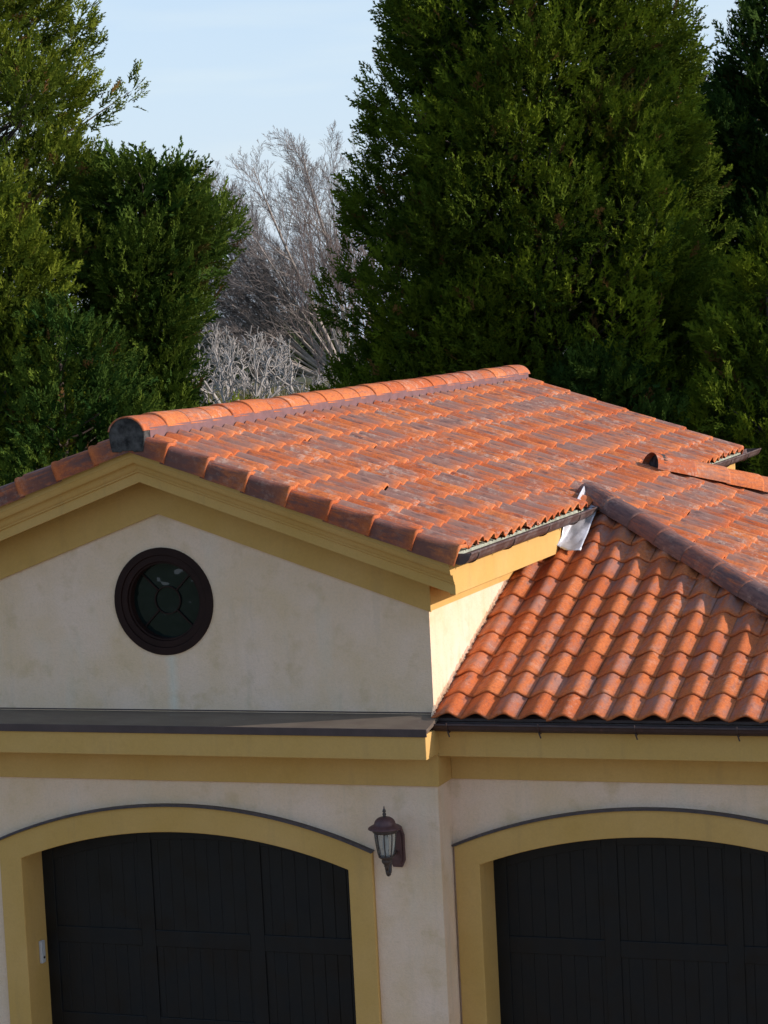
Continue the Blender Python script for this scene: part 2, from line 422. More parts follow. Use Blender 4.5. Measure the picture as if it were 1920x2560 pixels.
mb.build('raked_cornice', 'yellow', house, smooth=False)
mb = MB()                                            # rear cornice
raked(mb, [(9.28, -.06), (9.38, -.06), (9.38, -.36), (9.34, -.36), (9.34, -.30), (9.28, -.30)], .314, 0, 0)
mb.build('rear_cornice', 'yellow', house)
mb = MB()                                            # frieze on the gable wall
raked(mb, [(-.024, -.305), (-.024, -.626), (-.001, -.626), (-.001, -.305)], .022, 0, 0)
mb.build('gable_frieze', 'yellow', house)
zf0 = ZR - T * (.314 + W)
mb = MB()
mb.box(.268, .3125, yo - .005, 2.66, zf0 - .362, zf0 - .02)
mb.box(.268, .3125, 6.7, 9.38, zf0 - .362, zf0 - .02)
mb.box(.0, .268, -.001, 9.1, zf0 - .34, zf0 - .30)
mb.build('eave_fascia', 'yellow', house, bevel=.003)
mb = MB(); mb.box(.001, .022, -.001, 2.2, ZR - T * W - .626, zf0 - .342)
mb.build('side_frieze', 'yellow', house)

# ---- round window
def ring(mb, c, r0, r1, y0, y1, n=64):
    vs = []; fs = []
    for k in range(n):
        a = 2 * math.pi * k / n; cs, sn = math.cos(a), math.sin(a)
        for r, y in ((r0, y0), (r1, y0), (r1, y1), (r0, y1)): vs.append((c[0] + r * cs, y, c[1] + r * sn))
    for k in range(n):
        l = (k + 1) % n
        for j in range(4): fs.append((k * 4 + j, k * 4 + (j + 1) % 4, l * 4 + (j + 1) % 4, l * 4 + j))
    mb.add(vs, fs)
c = (-W, zw)
mb = MB(); ring(mb, c, .355, .412, -.014, .06); ring(mb, c, .305, .355, -.004, .08); ring(mb, c, .288, .305, .012, .10)
win = mb.build('round_window', 'wframe', house, bevel=.004)
mb = MB(); ring(mb, c, .101, .109, .066, .080)
for a in (45, 135, 225, 315):
    a = R(a); dx, dz = math.cos(a), math.sin(a); px, pz = -dz * .005, dx * .005
    p0 = (c[0] + dx * .105, c[1] + dz * .105); p1 = (c[0] + dx * .30, c[1] + dz * .30)
    mb.prism_y([(p0[0] + px, p0[1] + pz), (p1[0] + px, p1[1] + pz), (p1[0] - px, p1[1] - pz), (p0[0] - px, p0[1] - pz)], .066, .080)
mb.build('muntin', 'wframe', win)
mb = MB(); mb.prism_y([(c[0] + .30 * math.cos(2 * math.pi * k / 48), c[1] + .30 * math.sin(2 * math.pi * k / 48)) for k in range(48)], .082, .09)
mb.build('glass', 'glass', win)

# ---- roof decks under the tiles
roof = empty('roof'); roof.parent = house
mb = MB(); dz = -.055
def quad_slab(mb, pts, th=.03):
    n = len(pts); mb.add([Vector(p) for p in pts] + [Vector(p) - Vector((0, 0, th)) for p in pts],
        [tuple(range(n)), tuple(range(2 * n - 1, n - 1, -1))] + [((i + 1) % n, i, n + i, n + (i + 1) % n) for i in range(n)])
ex = E - .05
quad_slab(mb, [(-W, Y0 + .07, ZR + dz), (-W, Y1 - .02, ZR + dz), (ex, Y1 - .02, ZR - T * (ex + W) + dz), (ex, Y0 + .07, ZR - T * (ex + W) + dz)])
quad_slab(mb, [(-W, Y0 + .07, ZR + dz), (-W - (ex + W), Y0 + .07, ZR - T * (ex + W) + dz), (-W - (ex + W), Y1 - .02, ZR - T * (ex + W) + dz), (-W, Y1 - .02, ZR + dz)])
zl = ZE - TF * (RUN - .07)
quad_slab(mb, [(E, YH, ZE + dz), (E, YH2, ZE + dz), (E + RUN - .07, YH2 + RUN - .07, zl + dz), (E + RUN - .07, YH - RUN + .07, zl + dz)])
quad_slab(mb, [(E, YH, fsz(YH) + dz), (E + RUN - .07, YH - RUN + .07, fsz(YH - RUN + .07) + dz), (.005, YH - RUN + .07, fsz(YH - RUN + .07) + dz), (.005, YH, fsz(YH) + dz)])
quad_slab(mb, [(E, YH2, ZE + dz), (.005, YH2, ZE + dz), (.005, YH2 + RUN - .07, zl + dz), (E + RUN - .07, YH2 + RUN - .07, zl + dz)])
mb.build('roof_deck', 'roofin', roof)

# ---- S-profile clay tiles
TP, TX = .2125, .3345
def prof_h(u):
    """S tile across its width: pan, long rise to the roll at u = .6, quick fall to the side lap"""
    if u < .60: return .046 * (.5 - .5 * math.cos(math.pi * u / .60)) ** .9 - .012
    return .046 - .012 - .040 * (.5 - .5 * math.cos(math.pi * (u - .60) / .40)) ** .9
def tiles(name, origin, along, down, ncol, nrow, skip=None, flip=False, seg=12, rnd=1.0, c0=0, amp=1.0, lift=.020, var=1.0):
    """origin = lower starting corner on the tile plane (eave), along = unit vector along eave, down = unit vector down slope"""
    mb = MB(); along = Vector(along); down = Vector(down).normalized(); nor = along.cross(down)
    if nor.z < 0: nor = -nor
    O = Vector(origin); th = .015
    us = [i / seg for i in range(seg + 1)]; us[-1] = 1.035
    hs = [prof_h(min(u, 1.0)) * amp for u in us]
    for r in range(nrow):
        for c_ in range(c0, ncol):
            ctr = O + along * ((c_ + .5) * TP) - down * ((r + .5) * TX)
            if skip and skip(ctr): continue
            tr, tg = .5 + (random.random() - .5) * var, min(1, max(0, random.gauss(.45, .33 * var))); tones = []
            jr, jl, jz = random.gauss(0, .008) * rnd, random.gauss(0, .005) * rnd, random.gauss(0, .0028) * rnd
            rot = random.gauss(0, .006) * rnd
            vs = []; uvs = []
            ro = random.random() * 50
            for v, (dd, hh) in enumerate(((0.0, lift), (.012, lift + .001), (.12, lift * .66), (TX + .035, -.002))):
                for u, h in zip(us, hs):
                    uu = 1 - u if flip else u
                    ex_ = .006 if v == 0 else 0
                    p = O + along * ((c_ + uu) * TP + jl + rot * dd) - down * (r * TX + dd + jr) + nor * (h + hh + jz - ex_)
                    vs.append(p); uvs.append((c_ * TP + u * TP + ro, dd + r * .7 + ro * .3)); tones.append((tr, tg, min(1, dd / TX)))
            ns = len(us)
            for u, h in zip(us, hs):                       # thick lower lip
                uu = 1 - u if flip else u
                p = O + along * ((c_ + uu) * TP + jl) - down * (r * TX + .003 + jr) + nor * (h + lift + jz - th - .004)
                vs.append(p); uvs.append((c_ * TP + u * TP + ro, r * .7 + ro * .3 - .02)); tones.append((tr, tg, 0.0))
            for u, h in zip(us, hs):                       # underside going back up
                uu = 1 - u if flip else u
                p = O + along * ((c_ + uu) * TP + jl) - down * (r * TX + .10 + jr) + nor * (h + lift * .5 + jz - th)
                vs.append(p); uvs.append((c_ * TP + u * TP + ro, r * .7 + ro * .3 + .1)); tones.append((tr, tg, 0.0))
            fs = []
            for a, b in ((0, 1), (1, 2), (2, 3), (4, 0), (5, 4)):
                for i in range(ns - 1): fs.append((a * ns + i, a * ns + i + 1, b * ns + i + 1, b * ns + i))
            for a, b in ((0, 1), (1, 2), (2, 3)):          # right-hand edge thickness
                pass
            mb.add(vs, fs, tones, uvs)
    return mb
cP, sP = math.cos(PIT), math.sin(PIT)
slopeE = (cP, 0, -sP); slopeN = (0, -cP, -sP); slopeS = (0, cP, -sP); slopeW = (-cP, 0, -sP)
NR = 8; LEN = (E + W) / cP
TX = LEN / NR * 1.0
ncol = int((Y1 - Y0) / TP)
TPy = (Y1 - Y0 - .03) / ncol
_TP = TP; TP = TPy
t1 = tiles('t', (E, Y0 + .045, ZE), (0, 1, 0), slopeE, ncol, NR, rnd=1.5, amp=1.18, lift=.012).build('main_slope_tiles', 'tile', roof, smooth=True, fix=False)
clip(t1, (-W + .160, 0, 0), (-1, 0, 0)); clip(t1, (0, Y1, 0), (0, 1, 0))
t2 = tiles('t', (-W - (E + W), Y0 + .045, ZE), (0, 1, 0), slopeW, ncol, NR, seg=6).build('far_slope_tiles', 'tile', roof, smooth=True, fix=False)
# east slope of the wing carries the same courses on below the main eave, between the two hips
nlow = 11
zlow = ZE - TF * RUN; Lw = RUN / math.cos(PF); slopeEF = (math.cos(PF), 0, -math.sin(PF)); TXm = TX; TX = Lw / nlow
ylo = YH - RUN - .2; c_off = round((ylo - Y0) / TP) * TP
def sk(c_):
    s = c_.x - E
    return c_.y < YH - s - .35 or c_.y > YH2 + s + .35
t3 = tiles('t', (E + RUN, Y0 + .045 + c_off, zlow), (0, 1, 0), slopeEF, int(9.9 / TP), nlow, skip=sk, rnd=1.5, amp=1.18, lift=.012).build('wing_east_tiles', 'tile', roof, smooth=True, fix=False)
clip(t3, (E + .045, YH + .0, 0), (-1, -1, 0)); clip(t3, (E + .045, YH2, 0), (-1, 1, 0))
TP = .2195
# front slope of the wing
def sk2(c_): return (c_.x - E) > (YH - c_.y) + .35
TX = (YH + .1 - YW) / math.cos(PF) / 12
t4 = tiles('t', (.004, YW, fsz(YW)), (1, 0, 0), (0, -math.cos(PF), -math.sin(PF)), 18, 12, skip=sk2, flip=False, seg=14, rnd=.6, amp=1.1, lift=.017, var=.6).build('wing_front_tiles', 'tilef', roof, smooth=True, fix=False)
clip(t4, (.0045, 0, 0), (-1, 0, 0)); clip(t4, (E, YH - .02, 0), (1, 1, 0)); clip(t4, (0, YH + .02, 0), (0, 1, 0))
TX = Lw / nlow
t5 = tiles('t', (.004, YH2 + RUN, zlow), (1, 0, 0), slopeS, 18, nlow, skip=lambda c_: (c_.x - E) > (c_.y - YH2) + .3, seg=6).build('wing_rear_tiles', 'tile', roof, smooth=True, fix=False)
clip(t5, (.0045, 0, 0), (-1, 0, 0)); clip(t5, (E, YH2 + .02, 0), (1, -1, 0)); clip(t5, (0, YH2, 0), (0, -1, 0))

# ---- half-round cap tiles along ridge and hips
def caps(p0, p1, r, expo, name, rise=0.0, th=.013, lift=.0025, a0=0.0, skew=0, over=.0, sq=1.0, mat='cap'):
    p0, p1 = Vector(p0), Vector(p1); d = (p1 - p0); L = d.length; d.normalize()
    side = d.cross(Vector((0, 0, 1))).normalized(); up = side.cross(d)
    n = max(1, round(L / expo)); e = L / n; mb = MB(); K = 16
    for i in range(n):
        tone = (random.random(), min(1, max(0, random.gauss(.3, .3))), random.random()); ro = random.random() * 40
        jl = random.gauss(0, .003); ja = random.gauss(0, .006)
        vs = []; uvs = []
        # wide (lower/leading) end at start of each tile, laps over the next
        for s_, rr, zz in ((0, r - th, lift), (0, r, lift), (.02, r + .001, lift), (e * .5, r - .001, lift * .5), (e + .04, r - .005, -lift * .9)):
            q = p0 + d * (i * e + s_) + up * (zz + jl) + side * (ja * s_)
            for k in range(K + 1):
                a = a0 + (math.pi - 2 * a0) * (k / K)
                vs.append(q + side * (rr * math.cos(a)) + up * (rr * math.sin(a) * sq)); uvs.append((ro + k * .045, s_ + ro * .3))
        fs = []
        for a in range(4):
            for k in range(K): fs.append((a * (K + 1) + k, a * (K + 1) + k + 1, (a + 1) * (K + 1) + k + 1, (a + 1) * (K + 1) + k))
        mb.add(vs, fs, tone, uvs)
    return mb.build(name, mat, roof, smooth=True, fix=False)
zc = ZR - .005
caps((-W, Y0 - .012, zc), (-W, Y1 + .03, zc), .154, .405, 'ridge_tiles', sq=.92, a0=R(13))
hd = Vector((1, -1, -TF)).normalized(); hr = Vector((1, 1, -TF)).normalized()
hb = Vector((E - .07, YH + .07, ZE + .07 * T + .018))
he = Vector((E + RUN + .03, YH - RUN - .03, zlow + .016))
caps(he, hb, .122, .40, 'hip_tiles', mat='hip')
rb = Vector((E - .16, YH2 - .16, ZE + .075)); re_ = Vector((E + RUN + .03, YH2 + RUN + .03, zlow + .04))
caps(re_, rb, .160, .40, 'hip_tiles')
# dark mortar plugs
def plug(c_, d, r, name, depth=.03, sq=1.0):
    d = Vector(d).normalized(); side = d.cross(Vector((0, 0, 1))).normalized(); up = side.cross(d); K = 14
    mb = MB(); vs = []
    for s_ in (0, depth):
        for k in range(K + 1):
            a = math.pi * k / K; vs.append(Vector(c_) + d * s_ + side * (r * math.cos(a)) + up * (r * math.sin(a) * sq))
    n = K + 1
    mb.add(vs, [tuple(range(n)), tuple(range(2 * n - 1, n - 1, -1))] + [((i + 1) % n, i, n + i, n + (i + 1) % n) for i in range(n)])
    return mb.build(name, 'mortar', roof)
plug(hb + hd * .035, hd, .117, 'mortar_plug', .05); plug(rb + hr * .03, hr, .157, 'mortar_plug', .05)
# gable peak mortar block: arched top, squarer foot, lumpy face
mb = MB(); pts = []
for k in range(17):
    a = math.pi * k / 16; pts.append((-W + .146 * math.cos(a), ZR + .002 + .132 * math.sin(a)))
pts += [(-W - .140, ZR - .06), (-W - .128, ZR - .125), (-W - .05, ZR - .128), (-W - .045, ZR - .118), (-W + .045, ZR - .118), (-W + .05, ZR - .128), (-W + .128, ZR - .125), (-W + .140, ZR - .06)]
mb.prism_y(pts, Y0 - .006, Y0 + .14)
mb.build('peak_mortar', 'mortar', roof, bevel=.008)
# mauve ridge flashing strips
mb = MB()
for s in (-1, 1):
    a = [(-W + s * .138, ZR + .045), (-W + s * .147, ZR + .045), (-W + s * .150, ZR - .035), (-W + s * .180, ZR - T * .180 + .004), (-W + s * .180, ZR - T * .180 - .010), (-W + s * .138, ZR - .06)]
    mb.prism_y(a, Y0 + .09, Y1 - .02)
mb.build('ridge_flashing', 'flash', roof)

# ---- verge tiles: rounded top with a deep vertical apron
def verge(y_face, sgn_y, name, sides=(1, -1)):
    for s in sides:
        mb = MB(); e = LEN / NR
        dn = Vector((s * cP, 0, -sP)); nor = Vector((s * sP, 0, cP)); fy = Vector((0, sgn_y, 0))
        for i in range(NR):
            tone = (random.random(), min(1, max(0, random.gauss(.3, .3))), random.random()); ro = random.random() * 40
            base = Vector((-W, y_face, ZR)) + dn * (i * e) + nor * random.gauss(0, .002)
            vs = []; uvs = []; tones = []
            # cross profile (offset along outward y, offset along normal)
            def pr(g):
                P_ = [(-.225, -.01), (-.20, .006), (-.165, .018 + g)]
                for k in range(9):
                    a = math.pi / 2 * k / 8
                    P_.append((-.045 + (.045 + g) * math.sin(a), -.022 + (.048 + g) * math.cos(a)))
                P_ += [(g, -.055), (g, -.09), (g - .002, -.118)]
                return P_
            rows = ((-.03, -.008, -.006), (e * .5, -.002, .0), (e - .018, .002, .004), (e - .014, .007, .006), (e + .006, .007, .006), (e + .006, -.008, -.002))
            for dd, g, lift in rows:
                for j, (a, b) in enumerate(pr(g)):
                    vs.append(base + dn * dd + fy * a + nor * (b + lift)); uvs.append((ro + j * .03, dd + ro * .3)); tones.append((tone[0], tone[1], max(0, min(1, (1 - dd / e) * .9 - .02))))
            n = len(pr(0)); fs = []
            for a in range(len(rows) - 1):
                for k in range(n - 1): fs.append((a * n + k, a * n + k + 1, (a + 1) * n + k + 1, (a + 1) * n + k))
            mb.add(vs, fs, tones, uvs)
        mb.build(name, 'verge', roof, smooth=True, fix=False)
verge(Y0, -1, 'verge_tiles')
verge(Y1, 1, 'rear_verge_tiles')

# ---- gutters
def gutter(path, r, outdir, mat, name, parent=house, cap0=True, cap1=True, th=.004, drop=.0):
    """half-round trough; path = centre line at rim height"""
    d = (Vector(path[-1]) - Vector(path[0])).normalized(); o = Vector(outdir); up = Vector((0, 0, 1)); K = 12
    prof = [(r * math.cos(math.pi * k / K), -r * math.sin(math.pi * k / K)) for k in range(K + 1)]
    prof = [(r + .006, .004), (r + .008, -.006)] + prof[1:] + [(-(r - th), 0)] + [((r - th) * math.cos(math.pi * (K - k) / K), -(r - th) * math.sin(math.pi * (K - k) / K)) for k in range(1, K)] + [(r - th, .004)]
    mb = MB(); mb.sweep(path, prof, o, up, True, True)
    for p, f in ((path[0], cap0), (path[-1], cap1)):
        if f:
            q = Vector(p); K2 = 12; vs = []
            for s_ in (-.003, .003):
                for k in range(K2 + 1):
                    a = math.pi * k / K2; vs.append(q + d * s_ + o * (r - .001) * math.cos(a) - up * (r - .001) * math.sin(a))
            n = K2 + 1
            mb.add(vs, [tuple(range(n)), tuple(range(2 * n - 1, n - 1, -1))] + [((i + 1) % n, i, n + i, n + (i + 1) % n) for i in range(n)])
    return mb.build(name, mat, parent, smooth=False)
zg1 = ZE - .020
g1 = gutter([(E + .005, -.445, zg1), (E + .005, 3.02, zg1 + .004)], .081, (1, 0, 0), 'gutter', 'eave_gutter')
g2 = gutter([(E + .005, 6.45, zg1 + .005), (E + .005, 9.95, zg1)], .081, (1, 0, 0), 'gutter', 'eave_gutter')
zg2 = -.052
g3 = gutter([(.012, -.075, zg2), (3.70, -.075, zg2 - .004)], .062, (0, -1, 0), 'gutter2', 'wing_gutter')
def brackets(g, ys, c_, r, axis):
    for y in ys:
        mb = MB(); pts = []
        for k in range(11):
            a = math.pi * k / 10
            if axis == 'y': pts.append((c_[0] + (r + .006) * math.cos(a), y, c_[1] - (r + .006) * math.sin(a)))
            else: pts.append((y, c_[0] - (r + .006) * math.cos(a), c_[1] - (r + .006) * math.sin(a)))
        pts.insert(0, (pts[0][0], pts[0][1], pts[0][2] + .012))
        mb.tube(pts, .0055, 6)
        if axis == 'x': mb.tube([(y, c_[0] - r + .01, c_[1] - r * .8), (y + .012, c_[0] - r + .02, c_[1] - r - .032)], .006, 6)
        mb.build('bracket', 'gutter2' if axis == 'x' else 'gutter', g)
brackets(g1, (-.25, .62, 1.55, 2.45), (E + .005, zg1), .081, 'y')
brackets(g2, (7.2, 8.4, 9.3), (E + .005, zg1), .081, 'y')
brackets(g3, (.14, .83, 1.54, 2.27, 3.0), (-.075, zg2), .062, 'x')
mb = MB()
for a, b in ((-.42, 3.05), (6.4, 9.4)):
    mb = MB()
    mb.sweep([(0, a, 0), (0, b, 0)], [(E - .085, ZE - .015), (E - .030, ZE - .020), (E - .022, ZE - .040), (E - .026, ZE - .041), (E - .035, ZE - .030), (E - .085, ZE - .028)], (1, 0, 0), (0, 0, 1))
    mb.build('drip_edge', 'drip', house)
mb = MB(); mb.add([(.025, .02, .0), (3.68, .02, 0), (3.68, -.03, -.025), (.025, -.03, -.025), (3.68, -.03, -.045), (.025, -.03, -.045)], [(0, 3, 2, 1), (3, 5, 4, 2)])
mb.build('wing_drip_edge', 'lip', house, fix=False)

# ---- crumpled silver flashing where the main eave dies into the wing slope
def foil(pts4, nu, nv, amp, seed):
    rr = random.Random(seed); A, B, C_, D_ = [Vector(p) for p in pts4]
    n_ = (B - A).cross(D_ - A).normalized(); mb = MB(); vs = []
    ph = [(rr.uniform(4, 11), rr.uniform(4, 11), rr.uniform(0, 6), rr.uniform(.4, 1)) for _ in range(5)]
    for j in range(nv + 1):
        for i in range(nu + 1):
            u, v = i / nu, j / nv
            p = A.lerp(B, u).lerp(D_.lerp(C_, u), v)
            h = sum(w_ * math.sin(a * u + b * v * 1.3 + c_) for a, b, c_, w_ in ph) * amp * (.4 + .6 * v)
            vs.append(p + n_ * h)
    fs = [(j * (nu + 1) + i, j * (nu + 1) + i + 1, (j + 1) * (nu + 1) + i + 1, (j + 1) * (nu + 1) + i) for j in range(nv) for i in range(nu)]
    mb.add(vs, fs); return mb
rr = random.Random(3); mb = MB(); vs = []; nu, nv = 16, 22
for j in range(nv + 1):
    y = 2.30 + .90 * j / nv
    for i in range(nu + 1):
        u = i / nu
        if u < .3: x = .316 + .02 * u / .3; dz = .17 - .096 * u / .3 if j > 3 else .11 - .036 * u / .3
        else: x = .336 + (.180 - .05 * j / nv) * (u - .3) / .7; dz = .074 - .012 * (u - .3) / .7
        wv = .010 * math.sin(5 * u + 6 * y) * math.sin(8 * y + 2 * u) + .004 * math.sin(11 * u - 17 * y) + rr.gauss(0, .0022)
        vs.append((x + wv * (1 if u < .3 else .2), y + (.05 * abs(u - .55) + .015 * math.sin(6 * u)) * (1 - j / nv), fsz(y) + dz + wv))
mb.add(vs, [(j * (nu + 1) + i, j * (nu + 1) + i + 1, (j + 1) * (nu + 1) + i + 1, (j + 1) * (nu + 1) + i) for j in range(nv) for i in range(nu)])
f = mb.build('foil_flashing', 'lead', roof, smooth=True)
so_ = f.modifiers.new('solid', 'SOLIDIFY'); so_.thickness = .003
# mortar fillet along wall / front slope junction
mb = MB(); rr = random.Random(4); y = YW + .02
while y < 2.35:
    s_ = rr.uniform(.006, .016); z = fsz(y) + rr.uniform(.0, .035)
    vs = [(.001, y - s_, z - s_), (.001, y + s_, z - s_ * .6), (.001, y + s_ * .6, z + s_ * 1.4), (.001 + s_ * rr.uniform(.8, 1.8), y, z)]
    mb.add(vs, [(0, 1, 3), (1, 2, 3), (2, 0, 3)]); y += rr.uniform(.006, .011)
mb.build('mortar_fillet', M['stucco'], roof, fix=False)

# ---- wall lantern
LX, LY, LZ = -.332, -.255, -.640
lan = tag(empty('wall_lantern', (LX, 0, LZ - .3)), 'maroon domed lantern with finial and clear glass on the stucco pier between the doors', 'lantern')
lan.location = (0, 0, 0)
L0 = (LX, LY, LZ)
mb = MB(); mb.lathe(L0, [(.001, .0), (.006, -.004), (.004, -.012), (.010, -.026), (.014, -.040), (.008, -.046), (.013, -.054), (.014, -.062), (.010, -.070), (.016, -.078)], 16)
mb.build('finial', 'lampdk', lan, smooth=True)
mb = MB(); pr = [(.014, -.078)]
for k in range(9):
    a = R(8 + 74 * k / 8); pr.append((.018 + .062 * math.sin(a), -.138 + .060 * math.cos(a)))
pr += [(.088, -.139), (.104, -.145), (.122, -.156), (.126, -.162), (.122, -.167), (.092, -.166), (.002, -.165)]
mb.lathe(L0, pr, 40); mb.build('lamp_dome', 'lamp', lan, smooth=True)
mb = MB(); mb.lathe(L0, [(.090, -.167), (.094, -.172), (.090, -.180), (.094, -.186), (.084, -.196), (.074, -.197), (.074, -.168)], 32); mb.build('collar', 'lampdk', lan, smooth=True)
mb = MB()
pr = [(.074, -.196), (.073, -.23), (.066, -.29), (.057, -.345), (.050, -.370)]
mb.lathe(L0, pr, 32, cap=False); gl = mb.build('lamp_glass', 'lampglass', lan, smooth=True)
for k in range(8):
    a = 2 * math.pi * (k + .3) / 8; mb = MB(); cs, sn = math.cos(a), math.sin(a)
    mb.tube([(LX + r_ * cs, LY + r_ * sn, LZ + z_) for r_, z_ in ((.079, -.192), (.077, -.23), (.070, -.29), (.061, -.345), (.053, -.372))], .0048, 6)
    mb.build('rib', 'lampdk', lan, smooth=True)
mb = MB(); mb.lathe(L0, [(.014, -.375), (.016, -.34), (.013, -.325), (.019, -.30), (.019, -.24), (.008, -.215), (.002, -.21)], 16); mb.build('bulb', 'white', lan, smooth=True)
mb = MB(); mb.lathe(L0, [(.058, -.364), (.059, -.374), (.048, -.384), (.034, -.392), (.037, -.402), (.036, -.414), (.026, -.428), (.018, -.434), (.021, -.444), (.016, -.452), (.014, -.475)], 28)
mb.build('cup', 'lampdk', lan, smooth=True)
mb = MB(); pts = []
for k in range(13):
    a = math.pi * k / 12; pts.append((LX, LY + .034 - .036 * math.cos(a), LZ - .478 - .040 * math.sin(a)))
pts = pts[:-1] + [(LX, LY + .075, LZ - .455), (LX, LY + .088, LZ - .42), (LX, LY + .125, LZ - .395), (LX, LY + .215, LZ - .385)]
mb.tube(pts, .0115, 10)
for k in range(4): mb.tube([(LX, LY + .002, LZ - .455 - .008 * k), (LX, LY + .002, LZ - .459 - .008 * k)], .0145, 10)
mb.build('scroll_arm', 'lampdk', lan, smooth=True)
mb = MB(); z0, z1 = -1.145, -.855
pts = [(LX - .035, z0), (LX + .035, z0), (LX + .058, z0 + .05), (LX + .058, z1 - .05), (LX + .040, z1), (LX - .040, z1), (LX - .058, z1 - .05), (LX - .058, z0 + .05)]
mb.prism_y(pts, -.030, -.001)
mb.prism_y([((x - LX) * .72 + LX, (z - (z0 + z1) / 2) * .85 + (z0 + z1) / 2) for x, z in pts], -.046, -.0302)
for k in range(16):
    zz = z0 + .055 + k * .0125
    for s in (-1, 1): mb.tube([(LX + s * .050, -.034, zz), (LX + s * .050, -.028, zz + .004)], .0045, 6)
mb.build('back_plate', 'lamp', lan, bevel=.004)

# ---- small white sensor on the left jamb of the left door
sb = MB(); sb.box(D1 - HW + .001, D1 - HW + .028, .155, .215, -2.075, -1.895)
s_o = sb.build('door_sensor', 'white', bevel=.006)
tag(s_o, 'small white plastic sensor box screwed to the ochre jamb of the left garage door', 'sensor')
mb = MB(); mb.tube([(D1 - HW + .028, .185, -2.03), (D1 - HW + .034, .185, -2.03)], .010, 12); mb.build('lens', 'black', s_o)

# ================================================================ GROUND
def gz(x, y):
    t = min(1, max(0, (y - 16) / 34)); t = t * t * (3 - 2 * t)
    return ZG + (ZG * -1 + .05) * t + .25 * math.sin(x * .05) * t
mb = MB(); xs = [-400, -220, -140, -100, -80, -64, -52, -42, -34, -27, -20, -14, -8, -4, 0, 4, 8, 14, 22, 34, 60, 120, 300]
ys = [-200, -100, -50, -25, -10, 0, 6, 12, 16, 20, 24, 28, 32, 36, 40, 44, 48, 52, 60, 72, 90, 120, 180, 300, 700]
for y in ys:
    for x in xs: mb.v.append((x, y, gz(x, y) - (0 if y < 150 else (y - 150) * .012))); mb.tone.append((.5, .5, .5)); mb.uv.append((x, y))
nx = len(xs); mb.f = [(j * nx + i, j * nx + i + 1, (j + 1) * nx + i + 1, (j + 1) * nx + i) for j in range(len(ys) - 1) for i in range(nx - 1)]
tag(mb.build('ground', 'ground', smooth=True), kind='structure')
mb = MB(); mb.add([(-7, -14, ZG + .006), (7, -14, ZG + .006), (7, .62, ZG + .006), (-7, .62, ZG + .006)], [(0, 1, 2, 3)])
tag(mb.build('driveway', 'drive'), kind='structure')

# ================================================================ TREES
def soup(name, V, F, tone, mat, parent=None):
    """V (n,3) float, F (m,3|4) int, tone (n,3)"""
    me = bpy.data.meshes.new(name); k = F.shape[1]
    me.vertices.add(len(V)); me.vertices.foreach_set('co', V.astype(np.float32).ravel())
    me.loops.add(F.size); me.loops.foreach_set('vertex_index', F.astype(np.int32).ravel())
    me.polygons.add(len(F)); me.polygons.foreach_set('loop_start', np.arange(0, F.size, k, dtype=np.int32))
    me.polygons.foreach_set('loop_total', np.full(len(F), k, dtype=np.int32))
    me.update(calc_edges=True)
    if tone is not None:
        ca = me.color_attributes.new('tone', 'FLOAT_COLOR', 'POINT'); t = np.ones((len(V), 4), dtype=np.float32); t[:, :3] = tone
        ca.data.foreach_set('color', t.ravel())
    me.materials.append(M[mat]); o = bpy.data.objects.new(name, me); col.objects.link(o)
    if parent: o.parent = parent
    return o
def nrm(a): return a / np.maximum(1e-9, np.linalg.norm(a, axis=-1, keepdims=True))
def spray_template(r, nb=9, curl=.25, wid=.055):
    """feathery conifer spray in the local frame (x forward), unit length: triangles (n,3,3)"""
    T_ = []
    def leaf(p, d, L, w_, nz):
        p = np.array(p); d = np.array(d) / np.linalg.norm(d)
        s = np.cross(d, [r.normal(0, .5), r.normal(0, .5), 1.0]); s /= np.linalg.norm(s)
        T_.append([p - s * w_ * .5, p + s * w_ * .5, p + d * L + np.array([0, 0, nz])])
    px = np.array([0, 0, 0.]); 
    for i in range(nb):
        t = (i + .5) / nb; sd_ = 1 if i % 2 else -1
        p = np.array([t * .9, r.normal(0, .015), curl * t * t])
        L = .50 * (1 - .65 * t) * r.uniform(.75, 1.2)
        ang = R(38 + r.uniform(-12, 12)); d = np.array([math.cos(ang), sd_ * math.sin(ang), r.uniform(-.25, .45)])
        leaf(p, d, L, wid * 1.3, 0)
        q = p + d * L * .35; a2 = ang + sd_ * 0 + R(30)
        leaf(q, [math.cos(a2), sd_ * math.sin(a2), r.uniform(-.3, .5)], L * .55, wid, 0)
        q = p + d * L * .5
        leaf(q, [math.cos(ang - R(38)), sd_ * math.sin(ang - R(38)), r.uniform(-.2, .5)], L * .5, wid, 0)
    leaf([.0, 0, 0], [1, 0, curl * .4], .6, wid, 0); leaf([.5, 0, curl * .25], [1, 0, curl], .5, wid * 1.1, 0)
    return np.array(T_)
def place_sprays(P, Dv, size, tone, r, templates):
    """P (n,3) positions, Dv (n,3) directions -> vertex array, face array, tone array"""
    Vs, Ts = [], []
    D_ = nrm(Dv); rnd = nrm(r.normal(size=P.shape) + np.array([0, 0, .9])); S = nrm(np.cross(rnd, D_)); N = np.cross(D_, S)
    idx = r.integers(0, len(templates), len(P))
    for k, T_ in enumerate(templates):
        sel = idx == k
        if not sel.any(): continue
        t = T_.reshape(-1, 3); sz = size[sel][:, None, None]
        V = P[sel][:, None, :] + sz * (t[None, :, 0:1] * D_[sel][:, None, :] + t[None, :, 1:2] * S[sel][:, None, :] + t[None, :, 2:3] * N[sel][:, None, :])
        Vs.append(V.reshape(-1, 3)); Ts.append(np.repeat(tone[sel], len(t), axis=0))
    V = np.concatenate(Vs); T2 = np.concatenate(Ts); F = np.arange(len(V)).reshape(-1, 3)
    return V, F, T2
